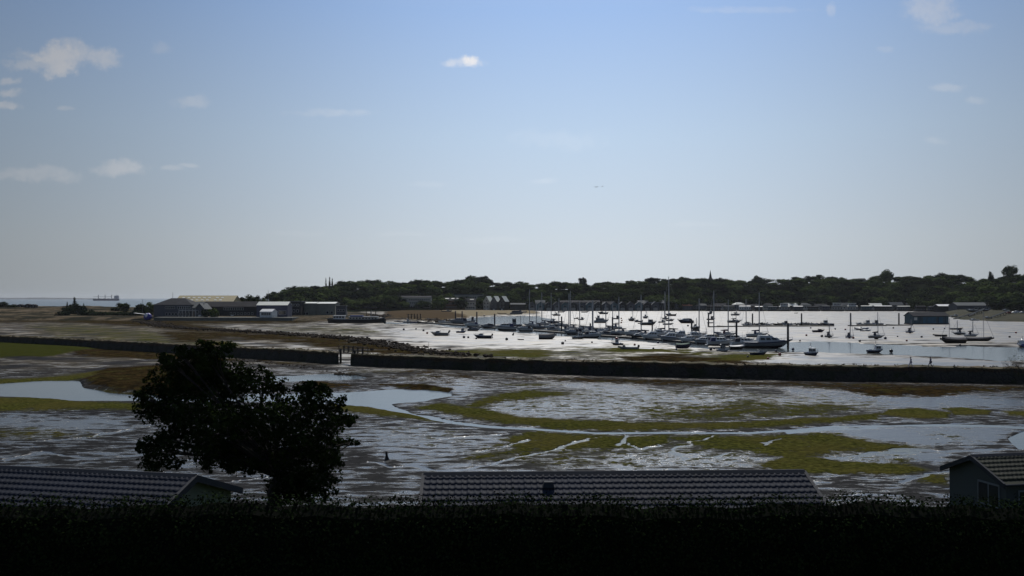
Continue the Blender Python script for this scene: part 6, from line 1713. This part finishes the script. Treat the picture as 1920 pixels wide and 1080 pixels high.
# the low coast on the sea horizon
m_ = MB(); pts = []
for px in np.arange(-700, 176, 6.0):
    q = at_depth(px, 559, 13500); hgt = 14 + 12 * max(0, min(1, (170 - px) / 60)) * (.6 + .6 * vnoise(np.array(px * .05), np.array(.3)))
    pts.append((q.x, hgt))
rings = [[(x, 13400, -2), (x, 13500, float(h)), (x, 13900, float(h) * .8), (x, 14100, -2)] for x, h in pts]
m_.loft(rings, close=False); tag(m_.build('distant_coast', mat('distant_coast', (.03, .04, .05), .9, .2, .001)), kind='structure')

# ---------------------------------------------------------------- two people walking along the causeway
skin = mat('skin', (.35, .2, .14), .6, .1, 8.0)
def walker(px, py, label, h, shirt, trouser, hair, phase, face, jacket_len=.0):
    """skinned body in mid stride; face: +1 walking east, -1 walking west"""
    b = at(px, py, TOPZ + .05)
    t = thing('person', label, 'person', b, 0)
    s = h / 1.75
    st_ = .34 * phase
    J = {'hip': (0, 0, .95), 'waist': (.01, 0, 1.12), 'chest': (.03, 0, 1.34), 'neck': (.04, 0, 1.50), 'chin': (.05, 0, 1.56), 'skull': (.05, 0, 1.68),
         'hl': (0, .09, .92), 'kl': (.16 + st_ * .3, .10, .52), 'al': (.10 + st_, .10, .09), 'tl': (.28 + st_, .11, .04),
         'hr': (0, -.09, .92), 'kr': (.04 - st_ * .1, -.10, .50), 'ar': (-.20 - st_ * .8, -.10, .13), 'tr': (-.05 - st_ * .8, -.11, .04),
         'sl': (.02, .19, 1.43), 'el': (-.10, .24, 1.15), 'wl': (-.04, .25, .92), 'fl': (.0, .25, .84),
         'sr': (.02, -.19, 1.43), 'er': (.04, -.24, 1.14), 'wr': (.22, -.22, .98), 'fr': (.29, -.21, .93)}
    E = [('hip', 'waist'), ('waist', 'chest'), ('chest', 'neck'), ('neck', 'chin'), ('chin', 'skull'), ('hip', 'hl'), ('hl', 'kl'), ('kl', 'al'), ('al', 'tl'), ('hip', 'hr'), ('hr', 'kr'), ('kr', 'ar'), ('ar', 'tr'),
         ('chest', 'sl'), ('sl', 'el'), ('el', 'wl'), ('wl', 'fl'), ('chest', 'sr'), ('sr', 'er'), ('er', 'wr'), ('wr', 'fr')]
    RD = dict(hip=.13, waist=.125, chest=.14, neck=.055, chin=.07, skull=.095, hl=.085, hr=.085, kl=.058, kr=.058, al=.042, ar=.042, tl=.035, tr=.035, sl=.06, sr=.06, el=.042, er=.042, wl=.03, wr=.03, fl=.035, fr=.035)
    ks = list(J)
    def skinned(name, keys, edges, rad, m):
        me = bpy.data.meshes.new(name); kk = [q for q in ks if q in keys]
        me.from_pydata([(J[q][0] * s * face, J[q][1] * s, J[q][2] * s) for q in kk], [(kk.index(a), kk.index(c)) for a, c in edges], [])
        o = link(name, me, t); me.materials.append(m)
        o.modifiers.new('skin', 'SKIN'); sv = me.skin_vertices[0].data
        for i, q in enumerate(kk): sv[i].radius = (rad[q] * s, rad[q] * s); sv[i].use_root = (i == 0)
        sb = o.modifiers.new('sub', 'SUBSURF'); sb.levels = 1; sb.render_levels = 1
        return o
    skinned('body', ks, E, RD, skin)
    up = ('hip', 'waist', 'chest', 'sl', 'el', 'sr', 'er') + (('wl', 'wr') if jacket_len else ())
    skinned('shirt', up, [e for e in E if e[0] in up and e[1] in up], {q: r * 1.16 + .008 for q, r in RD.items()}, shirt)
    dn = ('hip', 'hl', 'kl', 'hr', 'kr', 'al', 'ar')
    skinned('trousers', dn, [e for e in E if e[0] in dn and e[1] in dn], {q: r * 1.15 + .006 for q, r in RD.items()}, trouser)
    m_ = MB(); m_.ball((.03 * s * face, 0, 1.70 * s), .115 * s, .105 * s, .11 * s, 10, 6); m_.build('hair', hair, t, True)
    m_ = MB(); m_.ball((.15 * s * face, 0, 1.635 * s), .022 * s, .018 * s, .03 * s, 6, 4); m_.build('nose', skin, t, True)
    for tn in ('tl', 'tr'):
        m_ = MB(); m_.ball(((J[tn][0] - .07) * s * face, J[tn][1] * s, .04 * s), .15 * s, .05 * s, .05 * s, 8, 5); m_.build('shoe', RUBBER, t, True)
cl1 = mat('cloth_grey_blue', (.34, .33, .44), .9, .1, 8.0); cl2 = mat('cloth_dark', (.06, .06, .09), .9, .1, 8.0); cl3 = mat('cloth_navy', (.16, .15, .24), .9, .1, 8.0)
walker(1708, 689.2, 'person in a pale grey top walking ahead along the causeway', 1.74, cl1, cl1, cl2, .9, -1, .1)
walker(1745, 689.6, 'person in dark clothes walking behind along the causeway', 1.84, cl3, cl2, cl2, .7, -1, .1)

# ---------------------------------------------------------------- birds
bm_ = mat('gull_grey', (.10, .10, .11), .8, .2, 4.0)
def bird(name, label, p, s, rz, flying, group):
    t = thing(name, label, 'bird', p, rz, group)
    m_ = MB()
    m_.loft([[(x, r_ * math.cos(a), z + r_ * math.sin(a) * .9) for a in np.linspace(0, 5.24, 6)] for x, r_, z in ((-.30, .01, .02), (-.2, .05, .01), (-.05, .085, 0), (.08, .08, .0), (.17, .05, .03), (.23, .045, .05), (.27, .02, .045), (.33, .006, .035))])
    b_ = m_.build('body', bm_, t, True); b_.scale = (s,) * 3
    for sg in (1, -1):
        m_ = MB()
        if flying: P = [(.06, .05, .03), (.10, .32, .20), (.0, .62, .10), (-.05, .62, .10), (-.04, .3, .19), (-.10, .05, .03)]
        else: P = [(.1, .085, .02), (-.02, .10, .0), (-.28, .05, .0), (-.26, .04, .05), (-.05, .08, .06), (.08, .07, .05)]
        m_.loft([[(x, sg * y, z) for x, y, z in P], [(x, sg * y, z + .015) for x, y, z in P]])
        w_ = m_.build('wing', bm_, t); w_.scale = (s,) * 3
    if not flying:
        m_ = MB()
        for sg in (1, -1): m_.tube([(0, sg * .03, -.05), (.01, sg * .03, -.22)], .012, 4)
        l_ = m_.build('leg', PC['orange'], t); l_.scale = (s,) * 3
bird('flying_gull', 'dark bird with raised wings flying lower of the pair', at_depth(1118, 351, 130), .5, R(70), True, None)
bird('flying_gull', 'faint bird gliding ahead of the other in open sky', at_depth(1129.5, 349.8, 170), .42, R(25), True, None)
for px, py, lb in ((830, 788.5, 'wading bird at the stream edge nearest the tree'), (846, 790.5, 'wading bird between the other two by the stream'), (868, 793.5, 'wading bird furthest from the tree by the stream')):
    p = at(px, py); bird('wading_bird', lb, (p.x, p.y, .22), 1.0, random.uniform(0, 6), False, None)

# ---------------------------------------------------------------- bare shrub at the east end of the causeway
tw = mat('twig_bark', (.03, .024, .02), .9, .3, 4.0)
def branchy(mb, p, d, l, r, depth, g):
    q = p + d * l
    mb.tube([p, p.lerp(q, .5) + Vector((g.uniform(-1, 1), g.uniform(-1, 1), g.uniform(-1, 1))) * l * .07, q], [r, r * .8, r * .55], 5 if depth > 2 else 3)
    if depth == 0: return
    for i in range(3 if depth > 1 else 4):
        e = (d + Vector((g.uniform(-.9, .9), g.uniform(-.9, .9), g.uniform(-.35, .6)))).normalized()
        branchy(mb, p.lerp(q, g.uniform(.5, 1.0)), e, l * g.uniform(.55, .8), r * .55, depth - 1, g)
sb_ = at_depth(1918, 696, 140); sb_.z = 1.2
shr = thing('bare_shrub', 'sparse twiggy shrub at the east end of the causeway', 'shrub', sb_)
g = random.Random(31); m_ = MB()
for i in range(7): branchy(m_, Vector((g.uniform(-.8, .8), g.uniform(-.4, .4), 0)), Vector((g.uniform(-.75, .5), g.uniform(-.3, .3), 1)).normalized(), g.uniform(1.2, 1.9), .05, 4, g)
m_.build('branch', tw, shr)
v, f = crown_arrays(41, [(-.4, 0, 3.2, 2.2, 1.2, 1.6), (.8, 0, 2.4, 1.6, 1.2, 1.4), (-1.4, 0, 1.4, 1.2, .8, 1.0)], 520, .07)
link('foliage', np_mesh('foliage', v, f, leaf_dark), shr)

# ---------------------------------------------------------------- added dark hedge, invented to keep the bottom of the view dark
hl = foliage('hedge_leaves', (.005, .009, .004), (.014, .023, .008), 2.0)
hd = thing('hedge', 'added dark evergreen hedge, invented to darken the view, crossing in front of the chalets', 'hedge', (0, 21, 0))
DH = 21.0
def hedge_top(px): return 924 + 3.5 * math.sin(px * .011) + 3 * math.sin(px * .037 + 1) + 2 * math.sin(px * .09)
lob = []; g = random.Random(3)
for px in np.arange(-1500, 3420, 14):
    z = at_depth(px, hedge_top(px), DH).z - .38
    lob.append(((px - 960) / F * DH, g.uniform(-.15, .15), z, .34, .55, .36))
    for k in range(2):
        lob.append(((px - 960) / F * DH + g.uniform(-.1, .1), -.2 + g.uniform(-.15, .1), z - .5 - .65 * k, .36, .55, .45))
gg = np.random.default_rng(8)
v, f = crown_arrays(51, lob, 140000, .034)
link('foliage', np_mesh('foliage', v, f, hl), hd)
core = MB()
rings = []
for px in np.arange(-1520, 3441, 40):
    z = at_depth(px, hedge_top(px), DH).z - .30
    x = (px - 960) / F * DH
    rings.append([(x, -.35, 4.0), (x, -.3, z - .2), (x, 0, z), (x, .3, z - .2), (x, .35, 4.0)])
core.loft(rings); core.build('shade_core', mat('hedge_shade', (.006, .008, .005), .95, .3, 2.0, spec=.05), hd)  # solid dark core: its colour stands in for shade between the leaves

# ---------------------------------------------------------------- sea air
hz = bpy.data.materials.new('sea_air'); hz.use_nodes = True
ht = NT(hz.node_tree); hz.node_tree.nodes.remove(hz.node_tree.nodes['Principled BSDF'])
pv = ht.new('ShaderNodeVolumePrincipled')
pv.inputs['Color'].default_value = (.80, .86, .95, 1); pv.inputs['Density'].default_value = HAZE; pv.inputs['Anisotropy'].default_value = 0.3
ht.l.new(pv.outputs[0], hz.node_tree.nodes['Material Output'].inputs['Volume'])
if HAZE > 0:
    o = MB().box2(-9000, 9000, -60, 14500, -4.0, 75.0).build('haze', hz)
    tag(o, kind='stuff')
scene.cycles.volume_bounces = 0
